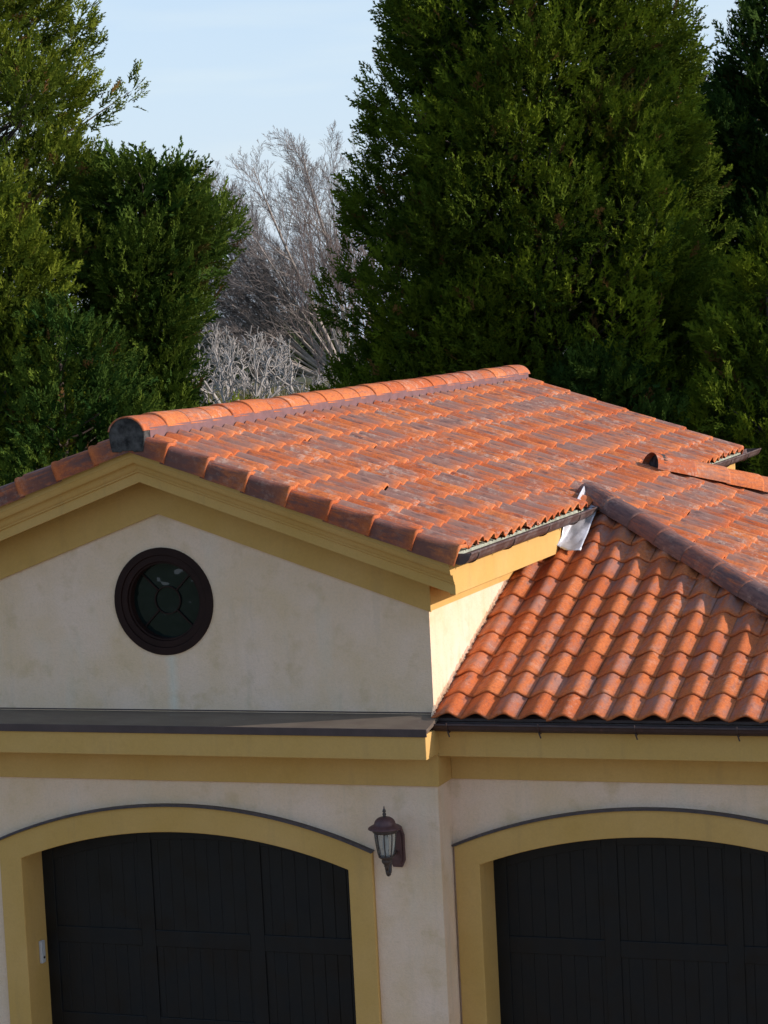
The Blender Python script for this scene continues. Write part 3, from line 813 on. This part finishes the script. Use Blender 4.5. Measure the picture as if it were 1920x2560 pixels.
def tube_soup(segs, n=5):
    """segs (m,8): p0 xyz, p1 xyz, r0, r1"""
    s = np.array(segs); p0, p1, r0, r1 = s[:, :3], s[:, 3:6], s[:, 6], s[:, 7]
    d = nrm(p1 - p0); ref = np.where(np.abs(d[:, 2:3]) > .9, np.array([[1., 0, 0]]), np.array([[0, 0, 1.]]))
    a = nrm(np.cross(d, ref)); b = np.cross(d, a); th = np.arange(n) * 2 * math.pi / n
    cs, sn = np.cos(th)[None, :, None], np.sin(th)[None, :, None]
    off = a[:, None, :] * cs + b[:, None, :] * sn
    V0 = p0[:, None, :] + off * r0[:, None, None]; V1 = p1[:, None, :] + off * r1[:, None, None]
    V = np.concatenate([V0, V1], 1).reshape(-1, 3); base = (np.arange(len(s)) * 2 * n)[:, None, None]
    k = np.arange(n); l = (k + 1) % n
    F = (base + np.stack([k, l, n + l, n + k], -1)[None]).reshape(-1, 4)
    return V, F
def conifer(base, height, rad, seed, mat, nb=400, per=55, size=.26, open_=0.0, upsweep=.5, tone_mu=.35, cut=0.0, thick=1.5, back=.45, clump=.42, brown=.010, ragged=.10, core=5.0):
    """rad(t) = crown radius at relative height t. Boughs run out and up from the trunk, each ends in a tuft of feathery sprays."""
    r = np.random.default_rng(seed); Ps, Ds, Ss, Ts, segs = [], [], [], [], []
    tem = [spray_template(r, 7, r.uniform(.1, .4), .062 * thick) for _ in range(5)]
    tw = Vector((-DIR.x, -DIR.y, 0)).normalized(); nseg = 14
    for i in range(nseg):
        h0, h1 = height * i / nseg, height * (i + 1) / nseg; R0 = .16 * height / 12
        segs.append([0, 0, h0, 0, 0, h1, R0 * (1 - i / nseg) + .015, R0 * (1 - (i + 1) / nseg) + .015])
    # heights drawn in proportion to the crown's girth so that tufts cover it evenly
    tt = np.linspace(cut, 1, 400); ww = np.array([rad(t) + .15 for t in tt]); cw = np.cumsum(ww) / ww.sum()
    hs_ = np.interp((np.arange(nb) + r.random(nb)) / nb, cw, tt); r.shuffle(hs_)
    for i in range(nb):
        t = hs_[i]; az = i * 2.39996 + r.normal(0, .3); dirh = np.array([math.cos(az), math.sin(az), 0])
        facing = dirh[0] * tw.x + dirh[1] * tw.y
        if facing < -.25 and r.random() > back: continue
        layer = r.random()
        fr_ = 1 + r.normal(0, ragged) if layer < .72 else r.uniform(.45, .85)
        lump = 1 + .085 * math.sin(3 * az + 11 * t + seed) + .075 * math.sin(5 * az - 19 * t + 2 * seed) + .04 * math.sin(37 * t + 2 * az)
        Rr = max(.05, rad(t) * fr_ * lump); tip = dirh * Rr + np.array([0, 0, t * height]); up = upsweep * r.uniform(.6, 1.5)
        st = np.array([0, 0, max(.3, t * height - Rr * up)]); N = 6; pts = []; sag = r.uniform(0, .12) * Rr
        for k in range(N + 1):
            u = k / N; p = st * (1 - u) + tip * u; p[2] += -sag * math.sin(math.pi * u); p[:2] += r.normal(0, .03, 2) * Rr * u; pts.append(p)
        br = .008 + .010 * Rr
        for k in range(N): segs.append([*pts[k], *pts[k + 1], br * (1 - k / N) + .003, br * (1 - (k + 1) / N) + .003])
        cr = clump * r.uniform(.65, 1.35) * (1.0 if t < .93 else .6)
        ax = nrm(pts[-1] - pts[-3]) * .5 + dirh * .25 + np.array([0, 0, .6]); ax = ax / np.linalg.norm(ax)
        n = int(per * (cr / clump) ** 1.6 * r.uniform(.8, 1.2)); c_ = pts[-1] - ax * cr * .25
        d = nrm(r.normal(size=(n, 3)) + ax * .55 + dirh * .35); al = d @ ax
        rr_ = cr * (.45 + .62 * r.random(n) ** .6) * (1 + .55 * np.clip(al, 0, 1) ** 2)
        P = c_ + d * rr_[:, None] * .72
        Dv = d * .8 + ax * .75 + r.normal(0, .22, (n, 3))
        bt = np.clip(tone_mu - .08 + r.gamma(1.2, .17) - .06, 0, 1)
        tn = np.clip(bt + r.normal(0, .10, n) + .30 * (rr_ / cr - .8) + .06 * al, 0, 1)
        bw = (r.random(n) < brown).astype(float) * .8
        if r.random() < brown * .6: bw[:] = .45
        Ps.append(P); Ds.append(Dv); Ss.append(size * r.uniform(.65, 1.25, n)); Ts.append(np.stack([tn, bw, tn * 0], -1))
        # a few sprays strung along the bough itself
        m = max(3, int(per * .16)); u = r.uniform(.35, .95, m); k = np.clip((u * N).astype(int), 0, N - 1); pa = np.array(pts)
        P = pa[k] + (pa[k + 1] - pa[k]) * (u * N - k)[:, None] + r.normal(0, .09, (m, 3))
        Ps.append(P); Ds.append(nrm(pa[k + 1] - pa[k]) + r.normal(0, .6, (m, 3)) + np.array([0, 0, .3])); Ss.append(size * r.uniform(.6, 1.2, m))
        Ts.append(np.stack([np.full(m, bt * .8), np.zeros(m), np.zeros(m)], -1))
    # darker, larger sprays filling the inside of the crown
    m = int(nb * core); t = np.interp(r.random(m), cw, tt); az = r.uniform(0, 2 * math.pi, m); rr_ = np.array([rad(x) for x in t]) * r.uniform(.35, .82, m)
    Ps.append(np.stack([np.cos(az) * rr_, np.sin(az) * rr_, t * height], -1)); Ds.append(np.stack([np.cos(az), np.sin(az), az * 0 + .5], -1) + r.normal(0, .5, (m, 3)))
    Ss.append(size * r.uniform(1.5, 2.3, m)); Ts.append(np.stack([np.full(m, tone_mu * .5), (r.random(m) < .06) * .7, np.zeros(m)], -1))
    n = per; zz = height * (1 - .08 * r.random(n)); P = np.stack([r.normal(0, .09, n), r.normal(0, .09, n), zz], -1)
    Ps.append(P); Ds.append(np.array([0, 0, 1.]) + r.normal(0, .35, (n, 3))); Ss.append(size * r.uniform(.6, 1.1, n)); Ts.append(np.full((n, 3), 0.) + np.array([tone_mu, 0, 0]))
    return place_sprays(np.concatenate(Ps), np.concatenate(Ds), np.concatenate(Ss), np.concatenate(Ts), r, tem), segs
def put_conifer(name, label, pos, height, rad, seed, mat, group=None, **k):
    o = tag(empty(name, pos), label, 'tree', group)
    fol, segs = conifer(pos, height, rad, seed, mat, **k)
    c_ = soup('crown', *fol, mat, o)
    V, F = tube_soup(segs, 6); soup('trunk', V, F, None, 'bark', o)
    return o
def copy_tree(o, loc, rz, scale, label):
    c_ = o.copy(); col.objects.link(c_); c_.location = loc; c_.rotation_euler = (0, 0, rz); c_.scale = scale; c_['label'] = label
    for ch in [x for x in bpy.data.objects if x.parent == o]:
        d = ch.copy(); col.objects.link(d); d.parent = c_
    return c_
def foot(px, D):
    p = at(px, 900, D); return Vector((p.x, p.y, gz(p.x, p.y) - .05))
def interp(pairs):
    xs_, ys_ = zip(*pairs); return lambda t: float(np.interp(t, xs_, ys_))
# relative height of an image row for a tree at distance D, foot z and height H
def rel(py, D, fz, H, px=960): return (at(px, py, D).z - fz) / H

GC = 'dense conifers behind the garage'
# main cypress
Dm = 36.0; fm = foot(1362, Dm); Hm = 9.6 - fm.z
k_ = Dm / FPX
ed = [(950, 555), (850, 540), (700, 520), (560, 515), (480, 515), (400, 485), (300, 460), (230, 450), (130, 440), (0, 400), (-120, 330), (-220, 200)]
radm = interp(sorted([(rel(y, Dm, fm.z, Hm), max(20, wpx - 122) * k_) for y, wpx in ed] + [(0.0, 2.3), (1.0, .15)]))
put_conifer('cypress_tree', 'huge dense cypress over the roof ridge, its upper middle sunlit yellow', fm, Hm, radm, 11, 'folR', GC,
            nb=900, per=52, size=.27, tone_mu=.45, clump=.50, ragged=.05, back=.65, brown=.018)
# far right one
Df = 39.0; ff = foot(1960, Df); Hf = 10.2 - ff.z; k_ = Df / FPX
ed = [(1000, 330), (800, 340), (600, 330), (400, 300), (250, 230), (130, 150), (0, 110), (-100, 80)]
radf = interp(sorted([(rel(y, Df, ff.z, Hf), max(20, wpx - 110) * k_) for y, wpx in ed] + [(0.0, 2.2), (1.0, .1)]))
tR = put_conifer('cypress_tree', 'dark cypress at the right edge, its narrow top running out of frame', ff, Hf, radf, 12, 'folF', GC,
            nb=480, per=52, size=.28, tone_mu=.35, clump=.50)
fl = foot(1700, 42); Hl = at(1700, 125, 42).z - fl.z
put_conifer('cypress_tree', 'dark cypress filling the gap between the two tallest right hand cypresses', fl, Hl, interp([(0, 2.0), (.5, 2.0), (.8, 1.5), (.93, .8), (1, .2)]), 15, 'folF', GC,
            nb=320, per=52, size=.28, tone_mu=.3, clump=.50)
# lower sunlit one at right
Ds_ = 33.0; fs_ = foot(1925, Ds_); Hs = at(1925, 590, Ds_).z - fs_.z; k_ = Ds_ / FPX
ed = [(1150, 240), (1050, 220), (950, 170), (850, 130), (700, 80)]
rads = interp(sorted([(rel(y, Ds_, fs_.z, Hs), max(20, wpx - 60) * k_) for y, wpx in ed] + [(0.0, 1.5), (1.0, .1)]))
put_conifer('young_cypress', 'shorter bright green conifer at the right edge behind the roof corner', fs_, Hs, rads, 13, 'folR', None,
            nb=130, per=50, size=.27, tone_mu=.6, clump=.42, upsweep=.9)
# low dark growth between, behind the roof
fq = foot(1500, 33.5); Hq = at(1500, 880, 33.5).z - fq.z
put_conifer('cypress_shrub', 'low dark conifer just behind the rear edge of the tiled roof', fq, Hq, interp([(0, 1.5), (.5, 1.45), (.85, .9), (1, .1)]), 14, 'folF', None,
            nb=130, per=50, size=.27, tone_mu=.35, clump=.42)
# left group
GL = 'cedars left of the garage'
Da = 31.0; fa = foot(-20, Da); Ha = 10.0 - fa.z; k_ = Da / FPX
ed = [(1100, 420), (700, 420), (470, 400), (400, 350), (340, 300), (250, 310), (130, 300), (60, 290), (0, 260), (-150, 220), (-300, 120)]
rada = interp(sorted([(rel(y, Da, fa.z, Ha), max(20, wpx - 40) * k_) for y, wpx in ed] + [(0.0, 1.4), (1.0, .1)]))
put_conifer('cedar_tree', 'tall open cedar at the left edge, sky showing through its top', fa, Ha, rada, 21, 'folL', GL,
            nb=560, per=50, size=.22, core=2.5, tone_mu=.55, upsweep=.45, clump=.40, ragged=.20, brown=.02)
Db = 30.0; fb = foot(385, Db); Hb = at(385, 425, Db).z - fb.z; k_ = Db / FPX
ed = [(1150, 290), (1020, 230), (950, 160), (850, 150), (760, 185), (680, 245), (620, 295), (560, 265), (480, 245), (440, 225)]
radb = interp(sorted([(rel(y, Db, fb.z, Hb), max(20, wpx - 125) * k_) for y, wpx in ed] + [(0.0, 1.5), (1.0, .75)]))
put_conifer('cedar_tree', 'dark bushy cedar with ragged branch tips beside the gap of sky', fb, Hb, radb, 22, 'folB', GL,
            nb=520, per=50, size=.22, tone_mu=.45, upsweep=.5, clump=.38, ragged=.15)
Dc = 28.3; fc = foot(10, Dc); Hc = at(10, 470, Dc).z - fc.z; k_ = Dc / FPX
ed = [(1150, 230), (1000, 215), (850, 190), (700, 180), (600, 185), (530, 165), (480, 140)]
radc = interp(sorted([(rel(y, Dc, fc.z, Hc), max(20, wpx - 100) * k_) for y, wpx in ed] + [(0.0, 1.2), (1.0, .1)]))
put_conifer('cedar_tree', 'yellow green sunlit cedar low at the left edge in front of other cedars', fc, Hc, radc, 23, 'folL', GL,
            nb=230, per=50, size=.22, tone_mu=.68, clump=.36)
De = 28.0; fe = foot(150, De); He = at(150, 760, De).z - fe.z; k_ = De / FPX
rade = interp(sorted([(rel(y, De, fe.z, He), wpx * k_) for y, wpx in ((1200, 190), (1050, 180), (950, 150), (850, 110), (790, 60))] + [(0.0, 1.0), (1.0, .2)]))
put_conifer('cedar_tree', 'low dark cedar at the foot of the taller ones beside the left roof slope', fe, He, rade, 24, 'folB', GL,
            nb=120, per=50, size=.22, tone_mu=.25, clump=.36)  # dark tones stand in for the shade on the low left foliage
# neighbours outside the frame on the sun side of the garden
for i, (x, y, rz, s) in enumerate(((9.5, 20.5, 1.3, .98), (12.0, 14.7, 2.6, .99), (5.5, 18.9, 4.1, .96))):
    copy_tree(tR, (x, y, gz(x, y) - .05), rz, (s * (1.3 if i == 2 else 1), s * (1.3 if i == 2 else 1), s),
              ['cypress hidden past the right edge, nearest the roof', 'cypress hidden past the right edge beside the rear of the wing', 'broad cypress hidden just past the right edge tree'][i])

# ---- bare deciduous trees
def grow(r, p, d, L, rad, depth, segs, up=.10, wob=.16, split=(2, 3), shrink=.78, ang=.42, minr=.004, bias=None, nsub=4, side=.5, maxd=7):
    p = np.array(p, float); d = np.array(d, float) / np.linalg.norm(d)
    r0 = rad
    for k in range(nsub):
        d = d + r.normal(0, wob, 3) * .5 + np.array([0, 0, up]) + (bias if bias is not None else 0); d /= np.linalg.norm(d)
        q = p + d * L / nsub; r1 = rad * (1 - .30 * (k + 1) / nsub); segs.append([*p, *q, r0, max(minr, r1)]); r0 = max(minr, r1); p = q
        if depth > 0 and r.random() < side:
            nd = d + nrm(r.normal(size=3)) * ang * 1.7
            grow(r, p, nd, L * shrink * .75, r0 * .55, depth - 2 if depth > 1 else 0, segs, up, wob, split, shrink, ang, minr, bias, nsub, side, maxd)
    if depth > 0:
        for _ in range(r.integers(split[0], split[1] + 1)):
            nd = d + nrm(r.normal(size=3)) * ang * r.uniform(.7, 1.3)
            grow(r, p, nd, L * shrink * r.uniform(.8, 1.15), r0 * .74, depth - 1, segs, up, wob, split, shrink, ang, minr, bias, nsub, side, maxd)
def put_bare(name, label, cat, px, py, D, seed, stems, mat, group=None, twigs=None, **k):
    r = np.random.default_rng(seed); pos = at(px, py, D); pos = Vector((pos.x, pos.y, gz(pos.x, pos.y) - .05))
    o = tag(empty(name, pos), label, cat, group); segs = []; main = []
    rt = np.array(RIG); rt[2] = 0
    for (sx, lean, tilt, L, rad, dep) in stems:
        d = rt * lean + np.array([0, 0, 1.]) + np.array(DIR) * tilt
        grow(r, rt * sx, d, L, rad, dep, segs, **k)
    s = np.array(segs); big = s[:, 6] > (twigs or 0)
    V, F = tube_soup(s[big], 5); soup('trunk', V, F, None, mat, o)
    if twigs and (~big).any():
        V, F = tube_soup(s[~big], 3); soup('twigs', V, F, None, 'twigpale', o)
    return o
M['twigpale'] = m_plain('pale_twig', (.225, .195, .175), .95, var=.25, scale=2)
def mono(r, p, d, L, rad, lev, segs, up, wob, nch, ang, rel_, u0=.2, minr=.006):
    """one limb with side limbs all along it, each thinner and shorter than its parent"""
    p = np.array(p, float); d = np.array(d, float) / np.linalg.norm(d); N = (14, 7, 5, 3)[3 - lev] if lev < 4 else 14
    pts = [p]; ds = [d]
    for k in range(N):
        d = d + r.normal(0, wob, 3) + np.array([0, 0, up]); d /= np.linalg.norm(d)
        q = p + d * L / N; ra = max(minr, rad * (1 - .85 * k / N)); rb_ = max(minr, rad * (1 - .85 * (k + 1) / N))
        segs.append([*p, *q, ra, rb_]); p = q; pts.append(p); ds.append(d)
    if lev == 0: return
    n = nch[3 - lev]
    for i in range(n):
        u = u0 + (1 - u0) * (i + r.random()) / n; k = min(N - 1, int(u * N)); f = u * N - k
        q = pts[k] * (1 - f) + pts[k + 1] * f; perp = nrm(np.cross(ds[k], r.normal(size=3)))
        nd = ds[k] * math.cos(ang) + perp * math.sin(ang) * r.uniform(.7, 1.25)
        mono(r, q, nd, L * rel_[3 - lev] * (1.15 - .75 * u) * r.uniform(.7, 1.25), rad * (1 - .8 * u) * .5, lev - 1, segs, up * 1.2, wob * 1.3, nch, ang, rel_, .12, minr)
r = np.random.default_rng(31); pos = at(872, 880, 92); pos.z = gz(pos.x, pos.y) - .05
o = tag(empty('bare_tree', pos), 'tall bare deciduous tree with fanning pale branches in the gap between the conifers', 'tree'); segs = []
rt = np.array(RIG); rt[2] = 0; fw = np.array(DIR)
stems = [(-74, 6.0), (-68, 6.8), (-62, 7.4), (-55, 8.0), (-50, 8.4), (-45, 8.8), (-40, 9.0), (-35, 9.2), (-30, 9.3), (-78, 5.4), (-71, 6.2), (-65, 6.9), (-59, 7.5), (-53, 8.0), (-48, 8.5), (-43, 8.8), (-38, 9.0), (-33, 9.1), (-28, 9.2), (-23, 9.2), (-18, 9.2), (-13, 9.1), (-8, 9.1), (-3, 9.0), (3, 8.9), (9, 8.6), (16, 8.4)]
for i_, (dg, L) in enumerate(stems):
    a = R(dg); big_ = i_ % 3 == 1
    mono(r, rt * (.25 + dg / 90) + np.array([0, 0, .3 + .25 * abs(dg) / 90]), rt * math.sin(a) * .96 + np.array([0, 0, math.cos(a)]) + fw * r.normal(0, .16), L * .98 * r.uniform(.98, 1.03), .10 if big_ else .05, 3, segs, .014, .035, (24, 11, 6), R(33), (.34, .44, .52), .25, .005)
sg = np.array(segs); sg[:, 2] = np.maximum(sg[:, 2], .05); sg[:, 5] = np.maximum(sg[:, 5], .05)
thick = sg[:, 6] > .02
V, F = tube_soup(sg[thick], 6); soup('trunk', V, F, None, 'palebark', o)
V, F = tube_soup(sg[~thick], 3); soup('twigs', V, F, None, 'twigpale', o)
put_bare('twiggy_bush', 'brownish leafless bush standing in front of the bare tree against the right conifer', 'bush', 880, 850, 86, 33,
         [(x * .35 - 1.0, x * .05 - .15, 0, 1.5 + .3 * (x % 3), .035, 4) for x in range(8)], 'twig', None, up=.10, wob=.14, ang=.34, minr=.007, side=.6)
for i, (px, D, sd_, hh) in enumerate(((500, 74, 41, 1.0), (590, 71, 42, 1.05), (690, 76, 43, .95), (780, 73, 44, .9), (430, 78, 45, 1.0), (640, 79, 46, 1.1), (730, 69, 47, .6), (545, 66, 48, .8), (820, 78, 49, 1.0))):
    rr = np.random.default_rng(sd_)
    stems = [(rr.uniform(-.5, .5), rr.uniform(-1.8, 1.8), rr.uniform(-.5, .5), 1.0 * hh * rr.uniform(.8, 1.2), .085, 4) for _ in range(5)]
    put_bare('dead_shrub', ['pale dead shrub with forked bare branches beside the dark cedar', 'pale dead shrub with a thick leaning branch, second from the cedar',
                            'pale dead shrub below the fanning bare tree', 'pale dead shrub nearest the big cypress', 'pale dead shrub half hidden by the cedar',
                            'pale dead shrub behind the others in the middle of the gap', 'lowest pale dead shrub over the reeds', 'low pale dead shrub next to the dark cedar tips', 'pale dead shrub partly behind the big cypress'][i],
             'shrub', px, 900, D, sd_, stems, 'deadwood', 'pale dead shrubs in the gap', up=.05, wob=.34, split=(1, 3), shrink=.72, ang=.60, minr=.014, side=.30)

# ---- distant evergreens and reeds
def leafcloud(r, n, c_, rad, size, tone_mu):
    d = nrm(r.normal(size=(n, 3))); P = np.array(c_) + d * (r.random((n, 1)) ** .4) * np.array(rad)
    lump = .5 + .5 * np.sin(P[:, 0] * 2.1 + 1) * np.sin(P[:, 2] * 2.7) * np.sin(P[:, 1] * 1.9)
    a = nrm(r.normal(size=(n, 3))); b = nrm(np.cross(a, r.normal(size=(n, 3)))); s = (size * r.uniform(.5, 1.3, n))[:, None]
    V = np.stack([P - b * s * .35, P + b * s * .35, P + a * s], 1).reshape(-1, 3)
    t = np.clip(tone_mu + (lump - .5) * .5 + r.normal(0, .12, n), 0, 1)
    T_ = np.repeat(np.stack([t, t * 0, t * 0], -1), 3, axis=0)
    return V, np.arange(len(V)).reshape(-1, 3), T_
for i, (px, py, D, w_, h_, lab) in enumerate(((560, 750, 112, 2.6, 2.6, 'distant evergreen behind the left side of the bare tree'),
                                      (660, 740, 116, 2.6, 3.3, 'distant evergreen directly behind the fanning bare branches'),
                                      (790, 720, 120, 2.6, 4.0, 'distant dark evergreen beside the big cypress'),
                                      (430, 780, 118, 3.5, 2.8, 'distant evergreen seen past the cedar tips'))):
    r = np.random.default_rng(60 + i); p = at(px, py, D); g0 = gz(p.x, p.y)
    o = tag(empty('far_evergreen', (p.x, p.y, g0)), lab, 'tree', 'evergreens far behind the bare tree')
    parts = [leafcloud(r, 9000, (r.normal(0, .25) * w_, r.normal(0, .2) * w_, h_ * .5 * (.7 + .4 * k / 2)), (w_ * .55, w_ * .5, h_ * .5 * (1 - .15 * k)), .16, .4) for k in range(3)]
    off = 0; Vs, Fs, Ts = [], [], []
    for V, F, T_ in parts: Vs.append(V); Fs.append(F + off); Ts.append(T_); off += len(V)
    soup('crown', np.concatenate(Vs), np.concatenate(Fs), np.concatenate(Ts), 'hedge', o)
    V, F = tube_soup([[0, 0, 0, 0, 0, h_ * .8, .15, .04]], 6); soup('trunk', V, F, None, 'bark', o)
r = np.random.default_rng(77); n = 26000
px = r.uniform(330, 900, n); Dd = r.uniform(58, 84, n)
A = np.array([at(a, 960, b) for a, b in zip(px, Dd)]); A[:, 2] = [gz(x, y) for x, y in A[:, :2]]
hh = r.uniform(.35, .95, n) * np.interp(Dd, [58, 84], [.8, 1.1]); lean = r.normal(0, .12, (n, 3)); lean[:, 2] = 0
b = nrm(np.cross(r.normal(size=(n, 3)), [0, 0, 1])) * .018
V = np.stack([A - b, A + b, A + lean + np.stack([hh * 0, hh * 0, hh], -1)], 1).reshape(-1, 3)
t = np.clip(r.normal(.45, .28, n), 0, 1)
o = soup('reed_grass', V, np.arange(3 * n).reshape(-1, 3), np.repeat(np.stack([t, t * 0, t * 0], -1), 3, axis=0), 'reed')
tag(o, 'yellow green reed grass below the dead shrubs behind the roof ridge', 'grass', kind='stuff')

# ---- white house glimpsed through the left cedar
M['hwhite'] = m_plain('white_clapboard', (.62, .64, .66), .7, var=.06); M['hroof'] = m_plain('grey_shingle', (.17, .18, .19), .9)
p = at(270, 860, 230); p.z = gz(p.x, p.y)
hs_ = tag(empty('white_house', p), 'white far house glimpsed through the cedar on the left', 'house')
mb = MB(); mb.box(-4, 4, -2, 3, 0, 2.6); mb.build('wall', 'hwhite', hs_)
mb = MB(); mb.add([(-4.2, -2.3, 2.5), (4.2, -2.3, 2.5), (4.2, .5, 3.9), (-4.2, .5, 3.9), (4.2, 3.3, 2.5), (-4.2, 3.3, 2.5)], [(0, 1, 2, 3), (3, 2, 4, 5), (0, 3, 5), (1, 4, 2), (0, 5, 4, 1)]); mb.build('roof', 'hroof', hs_)
for k in (-2.6, 0, 2.6):
    mb = MB(); mb.box(k - .45, k + .45, -2.03, -2.001, .9, 2.1); mb.build('window', 'glass', hs_)
hs_.rotation_euler = (0, 0, R(18))
